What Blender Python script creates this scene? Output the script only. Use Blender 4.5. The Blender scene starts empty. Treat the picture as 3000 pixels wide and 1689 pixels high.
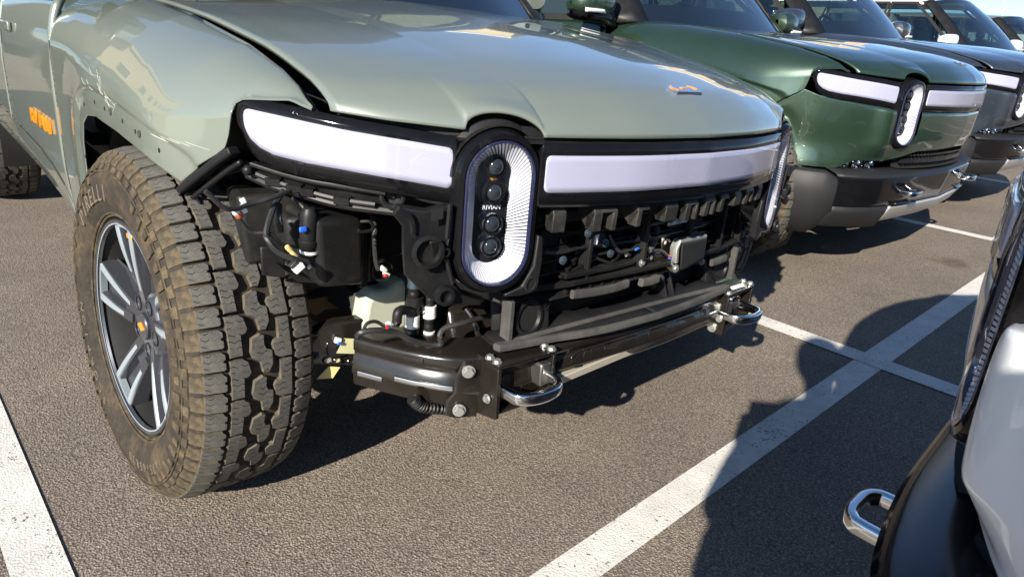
import bpy, bmesh, math, random
import numpy as np
from mathutils import Vector, Matrix, Euler

random.seed(7)
rng = np.random.default_rng(5)
R = math.radians
C = bpy.context.scene.collection
S = bpy.context.scene

# ------------------------------------------------------------------ camera, sky, sun, exposure
cam_d = bpy.data.cameras.new('camera')
cam = bpy.data.objects.new('camera', cam_d)
C.objects.link(cam)
cam.location = (1.572, -1.373, 1.077)
cam.rotation_euler = (1.22543, -0.08054, 0.84903)
cam_d.sensor_fit = 'HORIZONTAL'
cam_d.angle = 1.28796
cam_d.clip_start = 0.02
cam_d.clip_end = 2000
S.camera = cam

SUN = Vector((0.82, -1.90, 1.0)).normalized()      # towards the sun
w = bpy.data.worlds.new('World')
S.world = w
w.use_nodes = True
wn = w.node_tree
sky = wn.nodes.new('ShaderNodeTexSky')
sky.sky_type = 'NISHITA'
sky.sun_disc = False
sky.sun_elevation = math.asin(SUN.z)
sky.sun_rotation = math.atan2(SUN.x, SUN.y)
sky.air_density = 0.8
sky.dust_density = 0.0
sky.ozone_density = 3.6
bg = wn.nodes['Background']
bg.inputs['Strength'].default_value = 0.085
wn.links.new(sky.outputs[0], bg.inputs[0])
sd = bpy.data.lights.new('sun', 'SUN')
sd.energy = 5.0
sd.angle = R(0.53)
sd.color = (1.0, 0.93, 0.82)
sun = bpy.data.objects.new('sun', sd)
C.objects.link(sun)
sun.rotation_euler = SUN.to_track_quat('Z', 'Y').to_euler()
S.view_settings.view_transform = 'Standard'
S.view_settings.look = 'None'
S.view_settings.gamma = 1
S.view_settings.exposure = 1.12
S.view_settings.use_curve_mapping = False
S.cycles.max_bounces = 8
S.cycles.transparent_max_bounces = 12

GX, GY, GZ = (-0.0048, 0.03259, -0.00138)   # slope of the lot
def gh(x, y): return GZ + GX*x + GY*y

# ------------------------------------------------------------------ materials
MATS = {}
def new_mat(name):
    m = bpy.data.materials.new(name); m.use_nodes = True
    MATS[name] = m
    return m, m.node_tree, m.node_tree.nodes['Principled BSDF']
def setp(b, **k):
    for n, v in k.items(): b.inputs[n.replace('_', ' ')].default_value = v
def simple(name, col, rough=0.5, metal=0.0, coat=0.0, spec=0.5, coat_rough=0.03):
    m, t, b = new_mat(name)
    setp(b, Base_Color=(*col, 1), Roughness=rough, Metallic=metal, Coat_Weight=coat, Specular_IOR_Level=spec, Coat_Roughness=coat_rough)
    return m
def N(t, typ, **k):
    n = t.nodes.new(typ)
    for a, v in k.items(): setattr(n, a, v)
    return n
def texco(t, kind='Object'):
    return N(t, 'ShaderNodeTexCoord').outputs[kind]
def noise(t, vec, scale, detail=4, rough=0.6):
    n = N(t, 'ShaderNodeTexNoise'); n.inputs['Scale'].default_value = scale
    n.inputs['Detail'].default_value = detail; n.inputs['Roughness'].default_value = rough
    t.links.new(vec, n.inputs['Vector']); return n.outputs['Fac']
def ramp(t, fac, stops):
    r = N(t, 'ShaderNodeValToRGB'); t.links.new(fac, r.inputs[0])
    e = r.color_ramp.elements
    while len(e) < len(stops): e.new(0.5)
    for x, (p, c) in zip(e, stops):
        x.position = p; x.color = (*c, 1) if len(c) == 3 else c
    return r.outputs[0]
def mix(t, fac, a, b, mode='MIX'):
    n = N(t, 'ShaderNodeMix', data_type='RGBA', blend_type=mode)
    for s, i in ((fac, 0), (a, 6), (b, 7)):
        if hasattr(s, 'links') or isinstance(s, bpy.types.NodeSocket): t.links.new(s, n.inputs[i])
        elif i == 0: n.inputs[0].default_value = s
        else: n.inputs[i].default_value = (*s, 1)
    return n.outputs[2]
def bump(t, b, h, strength=0.3, dist=0.002):
    n = N(t, 'ShaderNodeBump'); n.inputs['Strength'].default_value = strength; n.inputs['Distance'].default_value = dist
    t.links.new(h, n.inputs['Height']); t.links.new(n.outputs[0], b.inputs['Normal']); return n
def mathn(t, op, a, b=None):
    n = N(t, 'ShaderNodeMath', operation=op)
    for i, s in enumerate((a, b)):
        if s is None: continue
        if isinstance(s, bpy.types.NodeSocket): t.links.new(s, n.inputs[i])
        else: n.inputs[i].default_value = s
    return n.outputs[0]

def paint(name, col, metal=0.0, rough=0.35, flake=0.0, dust=0.06, coat=1.0):
    m, t, b = new_mat(name)
    setp(b, Metallic=metal, Roughness=rough, Coat_Weight=coat, Coat_Roughness=0.02, Coat_IOR=1.65)
    v = texco(t)
    d = ramp(t, noise(t, v, 2.3, 8, 0.7), [(0.42, (0, 0, 0)), (0.8, (1, 1, 1))])
    fine = ramp(t, noise(t, v, 420, 2), [(0.52, (0, 0, 0)), (0.72, (1, 1, 1))])
    dd = mathn(t, 'MULTIPLY', mathn(t, 'ADD', mathn(t, 'MULTIPLY', d, 0.8), mathn(t, 'MULTIPLY', fine, 0.4)), dust)
    c0 = col
    if flake:
        f = noise(t, v, 1400, 1)
        c0 = mix(t, ramp(t, f, [(0.4, (0, 0, 0)), (0.65, (1, 1, 1))]), col, tuple(min(1, c*(1+flake)) for c in col))
    t.links.new(mix(t, dd, c0, (0.34, 0.31, 0.26)), b.inputs['Base Color'])
    r = mathn(t, 'ADD', mathn(t, 'MULTIPLY', dd, 1.2), 0.02)
    t.links.new(r, b.inputs['Coat Roughness'])
    return m
paint('sage_paint', (0.178, 0.204, 0.170), metal=0.25, rough=0.34, dust=0.05)
paint('forest_paint', (0.016, 0.034, 0.020), metal=0.5, rough=0.36, flake=0.9, dust=0.03)
paint('midnight_paint', (0.020, 0.026, 0.036), metal=0.4, rough=0.38, flake=0.8, dust=0.08)
paint('white_paint', (0.74, 0.75, 0.76), rough=0.35, dust=0.05)
paint('grey_paint', (0.10, 0.11, 0.12), metal=0.5, rough=0.35, flake=0.4)
paint('olive_paint', (0.16, 0.17, 0.12), metal=0.2, rough=0.4)

def plastic(name, col, rough=0.5, dust=0.25, dust_col=(0.16, 0.145, 0.12), scale=9.0, grain=0.0, spec=0.5):
    m, t, b = new_mat(name)
    v = texco(t)
    d = ramp(t, noise(t, v, scale, 9, 0.72), [(0.45, (0, 0, 0)), (0.78, (1, 1, 1))])
    sp = ramp(t, noise(t, v, 260, 2), [(0.6, (0, 0, 0)), (0.74, (1, 1, 1))])
    f = mathn(t, 'MULTIPLY', mathn(t, 'ADD', d, mathn(t, 'MULTIPLY', sp, 0.6)), dust)
    t.links.new(mix(t, f, col, dust_col), b.inputs['Base Color'])
    t.links.new(mathn(t, 'ADD', mathn(t, 'MULTIPLY', f, 0.6), rough), b.inputs['Roughness'])
    setp(b, Specular_IOR_Level=spec)
    if grain: bump(t, b, noise(t, v, 700, 2), grain, 0.0006)
    return m
plastic('clip_plastic', (0.016, 0.0157, 0.015), 0.5, 0.3, grain=0.2, spec=0.35)
plastic('black_plastic', (0.008, 0.008, 0.009), 0.46, 0.08, grain=0.15, spec=0.28)
plastic('dusty_plastic', (0.0085, 0.0084, 0.0083), 0.42, 0.11, grain=0.2, spec=0.3)
plastic('matte_black', (0.005, 0.005, 0.005), 0.75, 0.05)
plastic('grey_cladding', (0.0120, 0.0124, 0.0136), 0.55, 0.03, grain=0.35, spec=0.35)
plastic('gloss_black', (0.005, 0.005, 0.006), 0.06, 0.02, scale=20, spec=0.25)
plastic('metal_black', (0.0105, 0.0085, 0.0068), 0.2, 0.05, scale=14, spec=0.7)
plastic('satin_black', (0.012, 0.0125, 0.015), 0.24, 0.03, spec=0.5)
plastic('foam_grey', (0.040, 0.038, 0.036), 0.9, 0.35, dust_col=(0.2, 0.19, 0.17), grain=0.8)
plastic('cable_black', (0.014, 0.014, 0.014), 0.5, 0.2)
plastic('white_plastic', (0.70, 0.69, 0.66), 0.45, 0.2, dust_col=(0.4, 0.36, 0.3))
plastic('pale_tank', (0.42, 0.44, 0.34), 0.4, 0.15)
plastic('yellow_tape', (0.55, 0.44, 0.17), 0.6, 0.2)
plastic('pale_tape', (0.55, 0.53, 0.30), 0.5, 0.1)
plastic('rusty_block', (0.16, 0.10, 0.05), 0.8, 0.5, scale=25)
simple('red_plastic', (0.55, 0.03, 0.02), 0.4)
simple('blue_plastic', (0.02, 0.12, 0.65), 0.4)
simple('copper', (0.55, 0.17, 0.07), 0.4, 0.6)
simple('chrome', (0.68, 0.69, 0.70), 0.16, 1.0)
simple('bright_chrome', (0.85, 0.86, 0.88), 0.05, 1.0)
simple('bolt_zinc', (0.52, 0.53, 0.50), 0.35, 0.8)
simple('bolt_blue', (0.12, 0.17, 0.21), 0.35, 0.8)
simple('silver_plate', (0.60, 0.60, 0.60), 0.35, 0.6)
simple('steel_plate', (0.42, 0.38, 0.31), 0.45, 0.3)
simple('seam_black', (0.004, 0.004, 0.004), 0.8)
simple('sticker_white', (0.72, 0.74, 0.78), 0.5)
simple('sticker_print', (0.05, 0.05, 0.06), 0.6)
simple('amber', (0.80, 0.33, 0.02), 0.3, 0.3, coat=0.6)
simple('amber_pale', (0.85, 0.62, 0.30), 0.25, 0.5, coat=0.6)
simple('cyan_dot', (0.01, 0.42, 0.75), 0.5)
simple('emblem_silver', (0.55, 0.62, 0.75), 0.12, 0.9)
simple('interior_dark', (0.018, 0.019, 0.021), 0.7)
simple('interior_light', (0.28, 0.30, 0.30), 0.8)
simple('caliper', (0.55, 0.25, 0.02), 0.5)
simple('disc_steel', (0.20, 0.19, 0.18), 0.4, 0.9)
simple('rim_dark', (0.070, 0.073, 0.084), 0.34, 0.6, coat=0.4)
simple('rim_machined', (0.33, 0.38, 0.41), 0.38, 0.4)
simple('lens_body', (0.012, 0.013, 0.016), 0.12)
simple('bezel_blue', (0.035, 0.04, 0.09), 0.08, 0.2, coat=1.0)
simple('reflector', (0.60, 0.60, 0.63), 0.3, 0.0, coat=0.4)
simple('scratch', (0.62, 0.62, 0.55), 0.7)

def light_bar_mat():
    m, t, b = new_mat('light_bar_white')
    setp(b, Base_Color=(0.42, 0.415, 0.51, 1), Roughness=0.32, Coat_Weight=1.0, Coat_Roughness=0.03, Subsurface_Weight=0.15)
    b.inputs['Subsurface Radius'].default_value = (0.02, 0.02, 0.02)
    v = texco(t)
    sp = ramp(t, noise(t, v, 240, 2), [(0.70, (0, 0, 0)), (0.78, (1, 1, 1))])
    sz = N(t, 'ShaderNodeSeparateXYZ'); t.links.new(v, sz.inputs[0])
    rib = mathn(t, 'PINGPONG', sz.outputs[2], 0.0022)
    bump(t, b, rib, 0.25, 0.15)
    t.links.new(mix(t, mathn(t, 'MULTIPLY', sp, 0.3), (0.42, 0.415, 0.51), (0.30, 0.34, 0.32)), b.inputs['Base Color'])
light_bar_mat()

def glass(name, tint, refl=1.0, rough=0.0, ior=1.5):
    m = bpy.data.materials.new(name); m.use_nodes = True; MATS[name] = m
    t = m.node_tree; t.nodes.clear()
    out = N(t, 'ShaderNodeOutputMaterial'); mx = N(t, 'ShaderNodeMixShader')
    tr = N(t, 'ShaderNodeBsdfTransparent'); tr.inputs[0].default_value = (*tint, 1)
    gl = N(t, 'ShaderNodeBsdfGlossy'); gl.inputs[0].default_value = (refl, refl, refl, 1); gl.inputs['Roughness'].default_value = rough
    fr = N(t, 'ShaderNodeFresnel')
    ge = N(t, 'ShaderNodeNewGeometry')                    # a thin sheet: the same reflectance from both sides
    io = N(t, 'ShaderNodeMapRange'); io.inputs['To Min'].default_value = ior; io.inputs['To Max'].default_value = 1/ior
    t.links.new(ge.outputs['Backfacing'], io.inputs['Value']); t.links.new(io.outputs[0], fr.inputs[0])
    t.links.new(fr.outputs[0], mx.inputs[0]); t.links.new(tr.outputs[0], mx.inputs[1]); t.links.new(gl.outputs[0], mx.inputs[2])
    t.links.new(mx.outputs[0], out.inputs[0])
glass('window_glass', (0.50, 0.60, 0.58), ior=1.9)
glass('windscreen_glass', (0.50, 0.60, 0.58), ior=2.6)
simple('seat_cloth', (0.14, 0.15, 0.15), 0.8)
glass('lens_glass', (0.93, 0.94, 0.97))

def rubber():
    m, t, b = new_mat('tyre_rubber')                      # sidewall and carcass, muddy
    v = texco(t)
    n1 = noise(t, v, 6, 8, 0.75)
    base = ramp(t, n1, [(0.32, (0.016, 0.015, 0.014)), (0.50, (0.036, 0.028, 0.020)), (0.68, (0.100, 0.069, 0.037))])
    n2 = ramp(t, noise(t, v, 70, 5), [(0.35, (0.7, 0.7, 0.7)), (0.7, (1.2, 1.2, 1.2))])
    t.links.new(mix(t, 1.0, base, n2, 'MULTIPLY'), b.inputs['Base Color'])
    setp(b, Roughness=0.8, Specular_IOR_Level=0.3)
    bump(t, b, noise(t, v, 160, 4), 0.25, 0.001)
    m, t, b = new_mat('tread_rubber')                     # block tops: dusty grey with sipes
    uv = texco(t, 'UV')
    sep = N(t, 'ShaderNodeSeparateXYZ'); t.links.new(uv, sep.inputs[0])
    v = texco(t)
    zig = mathn(t, 'MULTIPLY', mathn(t, 'PINGPONG', mathn(t, 'MULTIPLY', sep.outputs[1], 1.0), 0.009), 0.55)
    ph = mathn(t, 'PINGPONG', mathn(t, 'ADD', sep.outputs[0], zig), 0.0072)
    groove = ramp(t, mathn(t, 'DIVIDE', ph, 0.0072), [(0.0, (0, 0, 0)), (0.08, (0, 0, 0)), (0.17, (1, 1, 1))])
    gap = ramp(t, noise(t, v, 40, 1), [(0.46, (0, 0, 0)), (0.52, (1, 1, 1))])          # sipes are broken, not continuous
    groove = mathn(t, 'MAXIMUM', groove, mathn(t, 'MULTIPLY', gap, 0.85))
    c = ramp(t, noise(t, v, 26, 7, 0.75), [(0.30, (0.060, 0.058, 0.053)), (0.55, (0.100, 0.095, 0.085)), (0.75, (0.145, 0.130, 0.104))])
    spk = ramp(t, noise(t, v, 520, 2), [(0.4, (0.75, 0.75, 0.75)), (0.7, (1.35, 1.33, 1.28))])
    c = mix(t, 1.0, c, spk, 'MULTIPLY')
    t.links.new(mix(t, groove, (0.012, 0.011, 0.010), c), b.inputs['Base Color'])
    setp(b, Roughness=0.85, Specular_IOR_Level=0.3)
    bump(t, b, mathn(t, 'ADD', groove, mathn(t, 'MULTIPLY', noise(t, v, 500, 2), 0.3)), 0.6, 0.0015)
    m, t, b = new_mat('block_side')
    v = texco(t)
    t.links.new(ramp(t, noise(t, v, 30, 6), [(0.3, (0.026, 0.023, 0.019)), (0.5, (0.070, 0.058, 0.040)), (0.75, (0.15, 0.118, 0.075))]), b.inputs['Base Color']); setp(b, Roughness=0.9)
    m, t, b = new_mat('tyre_letter')
    setp(b, Base_Color=(0.12, 0.098, 0.068, 1), Roughness=0.75)
    m, t, b = new_mat('shoulder_rubber')                  # muddy flanks of the shoulder blocks
    v = texco(t)
    c = ramp(t, noise(t, v, 22, 7, 0.75), [(0.3, (0.020, 0.018, 0.015)), (0.5, (0.060, 0.048, 0.032)), (0.72, (0.15, 0.112, 0.066))])
    t.links.new(c, b.inputs['Base Color']); setp(b, Roughness=0.9, Specular_IOR_Level=0.2)
    bump(t, b, noise(t, v, 220, 4), 0.4, 0.0012)
rubber()

def asphalt():
    m, t, b = new_mat('asphalt')
    v = texco(t)
    vo = N(t, 'ShaderNodeTexVoronoi'); vo.inputs['Scale'].default_value = 190; t.links.new(v, vo.inputs['Vector'])
    vo2 = N(t, 'ShaderNodeTexVoronoi'); vo2.inputs['Scale'].default_value = 320; t.links.new(v, vo2.inputs['Vector'])
    big = noise(t, v, 0.9, 5, 0.6)
    c = ramp(t, N(t, 'ShaderNodeSeparateColor').outputs[0] if False else noise(t, v, 150, 2), [(0.30, (0.150, 0.127, 0.106)), (0.5, (0.245, 0.208, 0.172)), (0.66, (0.33, 0.283, 0.232)), (0.78, (0.48, 0.42, 0.345))])
    peb = ramp(t, vo.outputs['Distance'], [(0.15, (1.18, 1.16, 1.13)), (0.60, (0.52, 0.52, 0.53))])
    c = mix(t, 1.0, c, peb, 'MULTIPLY')
    c = mix(t, 1.0, c, ramp(t, big, [(0.3, (0.85, 0.85, 0.86)), (0.7, (1.12, 1.10, 1.07))]), 'MULTIPLY')
    t.links.new(c, b.inputs['Base Color'])
    # oil drips and damp patches
    spot = N(t, 'ShaderNodeTexVoronoi'); spot.inputs['Scale'].default_value = 0.75; t.links.new(v, spot.inputs['Vector'])
    blot = mathn(t, 'ADD', spot.outputs['Distance'], mathn(t, 'MULTIPLY', noise(t, v, 9, 5), 0.22))
    c = mix(t, 1.0, c, ramp(t, blot, [(0.15, (0.62, 0.58, 0.52)), (0.22, (1, 1, 1))]), 'MULTIPLY')
    c = mix(t, 1.0, c, ramp(t, noise(t, v, 3.1, 6, 0.7), [(0.3, (0.86, 0.86, 0.87)), (0.7, (1.13, 1.12, 1.09))]), 'MULTIPLY')
    t.links.new(c, b.inputs['Base Color'])
    setp(b, Roughness=0.78, Specular_IOR_Level=0.35)
    h = mathn(t, 'ADD', mathn(t, 'MULTIPLY', vo.outputs['Distance'], -1.0), mathn(t, 'MULTIPLY', vo2.outputs['Distance'], -0.35))
    h = mathn(t, 'ADD', h, mathn(t, 'MULTIPLY', noise(t, v, 80, 3), 0.6))
    bump(t, b, h, 0.8, 0.0026)
    m, t, b = new_mat('line_paint')
    v = texco(t)
    vo = N(t, 'ShaderNodeTexVoronoi'); vo.inputs['Scale'].default_value = 190; t.links.new(v, vo.inputs['Vector'])
    pit = noise(t, v, 95, 3, 0.7)
    wear = noise(t, v, 7, 5, 0.7)
    mask = ramp(t, mathn(t, 'ADD', mathn(t, 'MULTIPLY', pit, 0.75), mathn(t, 'MULTIPLY', wear, 0.25)), [(0.365, (0, 0, 0)), (0.42, (1, 1, 1))])
    tone = ramp(t, noise(t, v, 12, 5), [(0.3, (0.52, 0.50, 0.46)), (0.7, (0.66, 0.64, 0.59))])
    t.links.new(mix(t, mask, (0.075, 0.068, 0.06), tone), b.inputs['Base Color'])
    setp(b, Roughness=0.7)
    h = mathn(t, 'ADD', mathn(t, 'MULTIPLY', vo.outputs['Distance'], -0.7), mathn(t, 'MULTIPLY', mask, 0.3))
    bump(t, b, h, 0.7, 0.0022)
asphalt()
def wall_mat(name, c1, c2, scale=3):
    m, t, b = new_mat(name); v = texco(t)
    t.links.new(ramp(t, noise(t, v, scale, 6), [(0.3, c1), (0.7, c2)]), b.inputs['Base Color']); setp(b, Roughness=0.85)
wall_mat('beige_wall', (0.40, 0.32, 0.20), (0.47, 0.38, 0.25))
wall_mat('pale_wall', (0.60, 0.59, 0.56), (0.68, 0.67, 0.64))
wall_mat('bark', (0.08, 0.065, 0.05), (0.14, 0.12, 0.10), 20)
simple('dark_glass', (0.02, 0.025, 0.03), 0.08)
simple('skin', (0.45, 0.27, 0.19), 0.55)
wall_mat('coat_cloth', (0.03, 0.035, 0.05), (0.05, 0.055, 0.07), 30)
wall_mat('jeans_cloth', (0.03, 0.05, 0.10), (0.05, 0.075, 0.14), 40)
simple('hair', (0.02, 0.015, 0.01), 0.6)

# ------------------------------------------------------------------ geometry helpers
def cr(P, n):
    """Catmull-Rom through rows of P (k, ...) resampled to n rows"""
    P = np.asarray(P, float); k = len(P)
    if k == 2:
        t = np.linspace(0, 1, n).reshape(-1, *([1]*(P.ndim-1))); return P[0]*(1-t)+P[1]*t
    Q = np.concatenate([[2*P[0]-P[1]], P, [2*P[-1]-P[-2]]])
    u = np.linspace(0, k-1, n); i = np.minimum(u.astype(int), k-2); f = (u-i).reshape(-1, *([1]*(P.ndim-1)))
    a, b, c, d = Q[i], Q[i+1], Q[i+2], Q[i+3]
    return 0.5*((2*b)+(c-a)*f+(2*a-5*b+4*c-d)*f**2+(3*b-a-3*c+d)*f**3)
def lerp_tab(x, tab):
    return np.interp(x, [p[0] for p in tab], [p[1] for p in tab])
def frames(P, up=(0, 0, 1)):
    P = np.asarray(P, float)
    T = np.gradient(P, axis=0); T /= np.linalg.norm(T, axis=1, keepdims=True)+1e-12
    U = np.asarray(up, float)
    A = np.cross(T, U); bad = np.linalg.norm(A, axis=1) < 1e-3
    A[bad] = np.cross(T[bad], (1, 0.1, 0))
    A /= np.linalg.norm(A, axis=1, keepdims=True); B = np.cross(A, T)
    return T, A, B

class MB:
    def __init__(s): s.v = []; s.f = []; s.uv = []; s.mi = []
    def add(s, vs, fs, uvs=None, mi=0):
        o = len(s.v); s.v += [tuple(map(float, p)) for p in vs]
        s.f += [tuple(int(i)+o for i in f) for f in fs]
        s.uv += [tuple(u) for u in uvs] if uvs is not None else [(0.003, 0.003)]*len(vs)
        s.mi += [mi]*len(fs)
        return s
    def grid(s, P, closed_u=False, closed_v=False, flip=False, mi=0):
        P = np.asarray(P, float); nu, nv = P.shape[:2]; fs = []
        for i in range(nu if closed_u else nu-1):
            for j in range(nv if closed_v else nv-1):
                a, b, c, d = i*nv+j, ((i+1) % nu)*nv+j, ((i+1) % nu)*nv+(j+1) % nv, i*nv+(j+1) % nv
                fs.append((a, d, c, b) if flip else (a, b, c, d))
        return s.add(P.reshape(-1, 3), fs, mi=mi)
    def hexa(s, p, mi=0):
        return s.add(p, [(0, 3, 2, 1), (4, 5, 6, 7), (0, 1, 5, 4), (1, 2, 6, 5), (2, 3, 7, 6), (3, 0, 4, 7)], mi=mi)
    def box(s, c, size, rot=None, mi=0):
        hx, hy, hz = (q/2 for q in size)
        p = np.array([(-hx, -hy, -hz), (hx, -hy, -hz), (hx, hy, -hz), (-hx, hy, -hz), (-hx, -hy, hz), (hx, -hy, hz), (hx, hy, hz), (-hx, hy, hz)])
        if rot is not None: p = p @ np.array(Euler(rot).to_matrix()).T
        return s.hexa(p+np.asarray(c), mi)
    def prism(s, poly, vec, mi=0):
        P = np.asarray(poly, float); n = len(P); Q = P+np.asarray(vec)
        return s.add(np.concatenate([P, Q]), [tuple(range(n))[::-1], tuple(range(n, 2*n))]+[(i, (i+1) % n, n+(i+1) % n, n+i) for i in range(n)], mi=mi)
    def tube(s, pts, r, n=8, closed=False, smooth=0, caps=True, mi=0, up=(0, 0, 1)):
        P = np.asarray(pts, float)
        if smooth: P = cr(P, smooth)
        T, A, B = frames(P, up)
        if closed:
            T = np.roll(P, -1, 0)-np.roll(P, 1, 0); T /= np.linalg.norm(T, axis=1, keepdims=True)
            A = np.cross(T, up); A /= np.linalg.norm(A, axis=1, keepdims=True)+1e-9; B = np.cross(A, T)
        rr = np.broadcast_to(np.asarray(r, float), (len(P),))
        th = np.linspace(0, 2*np.pi, n, endpoint=False)
        G = P[:, None]+rr[:, None, None]*(np.cos(th)[None, :, None]*A[:, None]+np.sin(th)[None, :, None]*B[:, None])
        s.grid(G, closed_u=closed, closed_v=True, mi=mi)
        if caps and not closed:
            o = len(s.v)-len(P)*n
            s.f += [tuple(o+i for i in range(n)), tuple(o+(len(P)-1)*n+i for i in range(n))[::-1]]; s.mi += [mi, mi]
        return s
    def sweep(s, pts, prof, up=(0, 0, 1), smooth=0, mi=0):
        """prof: list of (a, b) offsets along side and up vectors"""
        P = np.asarray(pts, float)
        if smooth: P = cr(P, smooth)
        T, A, B = frames(P, up); n = len(prof)
        G = np.stack([P+A*a+B*b for a, b in prof], 1)
        s.grid(G, closed_v=True, mi=mi); o = len(s.v)-len(P)*n
        s.f += [tuple(o+i for i in range(n)), tuple(o+(len(P)-1)*n+i for i in range(n))[::-1]]; s.mi += [mi, mi]
        return s
    def lathe(s, prof, c=(0, 0, 0), ax=(0, 0, 1), n=24, closed=False, mi=0):
        """prof: list of (radius, height)"""
        ax = np.asarray(ax, float); ax /= np.linalg.norm(ax)
        a = np.cross(ax, (0, 0, 1) if abs(ax[2]) < 0.9 else (1, 0, 0)); a /= np.linalg.norm(a); b = np.cross(ax, a)
        th = np.linspace(0, 2*np.pi, n, endpoint=False)
        G = np.stack([np.asarray(c)+ax*h+r*(np.cos(th)[:, None]*a+np.sin(th)[:, None]*b) for r, h in prof])
        return s.grid(G, closed_v=True, closed_u=closed, flip=True, mi=mi)
    def sphere(s, c, r, n=12, mi=0):
        c = np.asarray(c, float); r = np.broadcast_to(np.asarray(r, float), (3,))
        ph = np.linspace(0, np.pi, n//2+1); th = np.linspace(0, 2*np.pi, n, endpoint=False)
        G = np.stack([np.stack([np.sin(p)*np.cos(th)*r[0], np.sin(p)*np.sin(th)*r[1], np.full_like(th, np.cos(p)*r[2])], 1) for p in ph])+c
        return s.grid(G, closed_v=True, mi=mi)
    def bolt(s, c, ax, r=0.012, h=0.01, mi=0):
        s.lathe([(0, 0.0), (r*1.35, 0), (r*1.35, h*0.35), (r, h*0.4)], c, ax, 12, mi=mi)
        return s.lathe([(r, h*0.4), (r*0.95, h), (0, h)], c, ax, 6, mi=mi)
    def mesh(s, name, mats, angle=38, smooth=True):
        me = bpy.data.meshes.new(name); me.from_pydata(s.v, [], s.f)
        mats = mats if isinstance(mats, (list, tuple)) else [mats]
        for m in mats: me.materials.append(MATS[m])
        me.polygons.foreach_set('material_index', s.mi)
        bm = bmesh.new(); bm.from_mesh(me)
        bmesh.ops.recalc_face_normals(bm, faces=bm.faces); bm.to_mesh(me); bm.free()
        ul = me.uv_layers.new(name='UVMap')
        idx = np.empty(len(me.loops), int); me.loops.foreach_get('vertex_index', idx)
        ul.data.foreach_set('uv', np.asarray(s.uv, float)[idx].ravel())
        if smooth:
            me.polygons.foreach_set('use_smooth', [True]*len(me.polygons))
            me.set_sharp_from_angle(angle=R(angle))
        me.update()
        return me
    def build(s, name, mats, parent=None, angle=38, smooth=True, bevel=0, solid=0, kind=None, seg=2):
        o = bpy.data.objects.new(name, s.mesh(name, mats, angle, smooth)); C.objects.link(o)
        if parent: o.parent = parent
        if solid:
            md = o.modifiers.new('Solidify', 'SOLIDIFY'); md.thickness = solid; md.offset = -1
        if bevel:
            md = o.modifiers.new('Bevel', 'BEVEL'); md.width = bevel; md.segments = seg; md.limit_method = 'ANGLE'; md.angle_limit = R(40)
        if kind: o['kind'] = kind
        return o
def empty(name, parent=None, loc=(0, 0, 0)):
    o = bpy.data.objects.new(name, None); o.empty_display_size = 0.2; C.objects.link(o); o.location = loc
    if parent: o.parent = parent
    return o
def tag(o, label, cat, group=None, kind=None):
    o['label'] = label; o['category'] = cat
    if group: o['group'] = group
    if kind: o['kind'] = kind
    return o
def copy_tree(o, parent=None, swap=None):
    c = o.copy(); C.objects.link(c)
    if parent: c.parent = parent
    if swap and c.type == 'MESH':
        for sl in c.material_slots:
            if sl.material and sl.material.name in swap:
                new = MATS[swap[sl.material.name]]; sl.link = 'OBJECT'; sl.material = new
    for ch in list(o.children): copy_tree(ch, c, swap)
    return c
def text_geo(body, size, depth):
    cu = bpy.data.curves.new('t', 'FONT'); cu.body = body; cu.size = size; cu.extrude = depth; cu.resolution_u = 3
    cu.align_x = 'CENTER'; cu.align_y = 'CENTER'
    o = bpy.data.objects.new('t', cu); C.objects.link(o)
    me = bpy.data.meshes.new_from_object(o.evaluated_get(bpy.context.evaluated_depsgraph_get()))
    v = np.array([p.co[:] for p in me.vertices]).reshape(-1, 3); f = [tuple(p.vertices) for p in me.polygons]
    bpy.data.objects.remove(o); bpy.data.curves.remove(cu); bpy.data.meshes.remove(me)
    return v, f

# ---- the nose: plan curve of the bodywork, wrapped fascia coordinates (s along the curve, z up)
PL = np.array([(0.716, 0), (0.705, 0.18), (0.685, 0.30), (0.645, 0.45), (0.575, 0.60), (0.50, 0.72), (0.41, 0.81), (0.30, 0.89), (0.15, 0.945), (0, 0.975), (-0.3, 0.985), (-3.6, 0.985)])
_h = np.concatenate([cr(PL[:11], 400), np.linspace(PL[10], PL[11], 200)[1:]])
_c = np.concatenate([_h[::-1][:-1]*[1, -1], _h]); _n0 = len(_h)-1
_s = np.concatenate([[0], np.cumsum(np.linalg.norm(np.diff(_c, axis=0), axis=1))]); _s -= _s[_n0]
def plan(s):
    s = np.asarray(s, float)
    x = np.interp(s, _s, _c[:, 0]); y = np.interp(s, _s, _c[:, 1]); e = 0.02
    dx = np.interp(s+e, _s, _c[:, 0])-np.interp(s-e, _s, _c[:, 0]); dy = np.interp(s+e, _s, _c[:, 1])-np.interp(s-e, _s, _c[:, 1])
    L = np.hypot(dx, dy)
    return x, y, dy/L, -dx/L
def FS(s, z, off=0.0):
    x, y, nx, ny = plan(s); off = np.asarray(off, float)
    return np.stack(np.broadcast_arrays(x+nx*off, y+ny*off, np.asarray(z, float)), -1)
def s_of_y(y): return np.interp(y, _c[:, 1][(_s > -1.35) & (_s < 1.35)], _s[(_s > -1.35) & (_s < 1.35)])
def s_of_x(x): return float(np.interp(-x, -_h[:, 0], _s[_n0:]))        # positive side
def yplan(x): return np.interp(-np.asarray(x, float), -_h[:, 0], _h[:, 1])
SO = float(s_of_y(0.522)); ZO = 0.761                                    # oval headlamp centre

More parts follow.
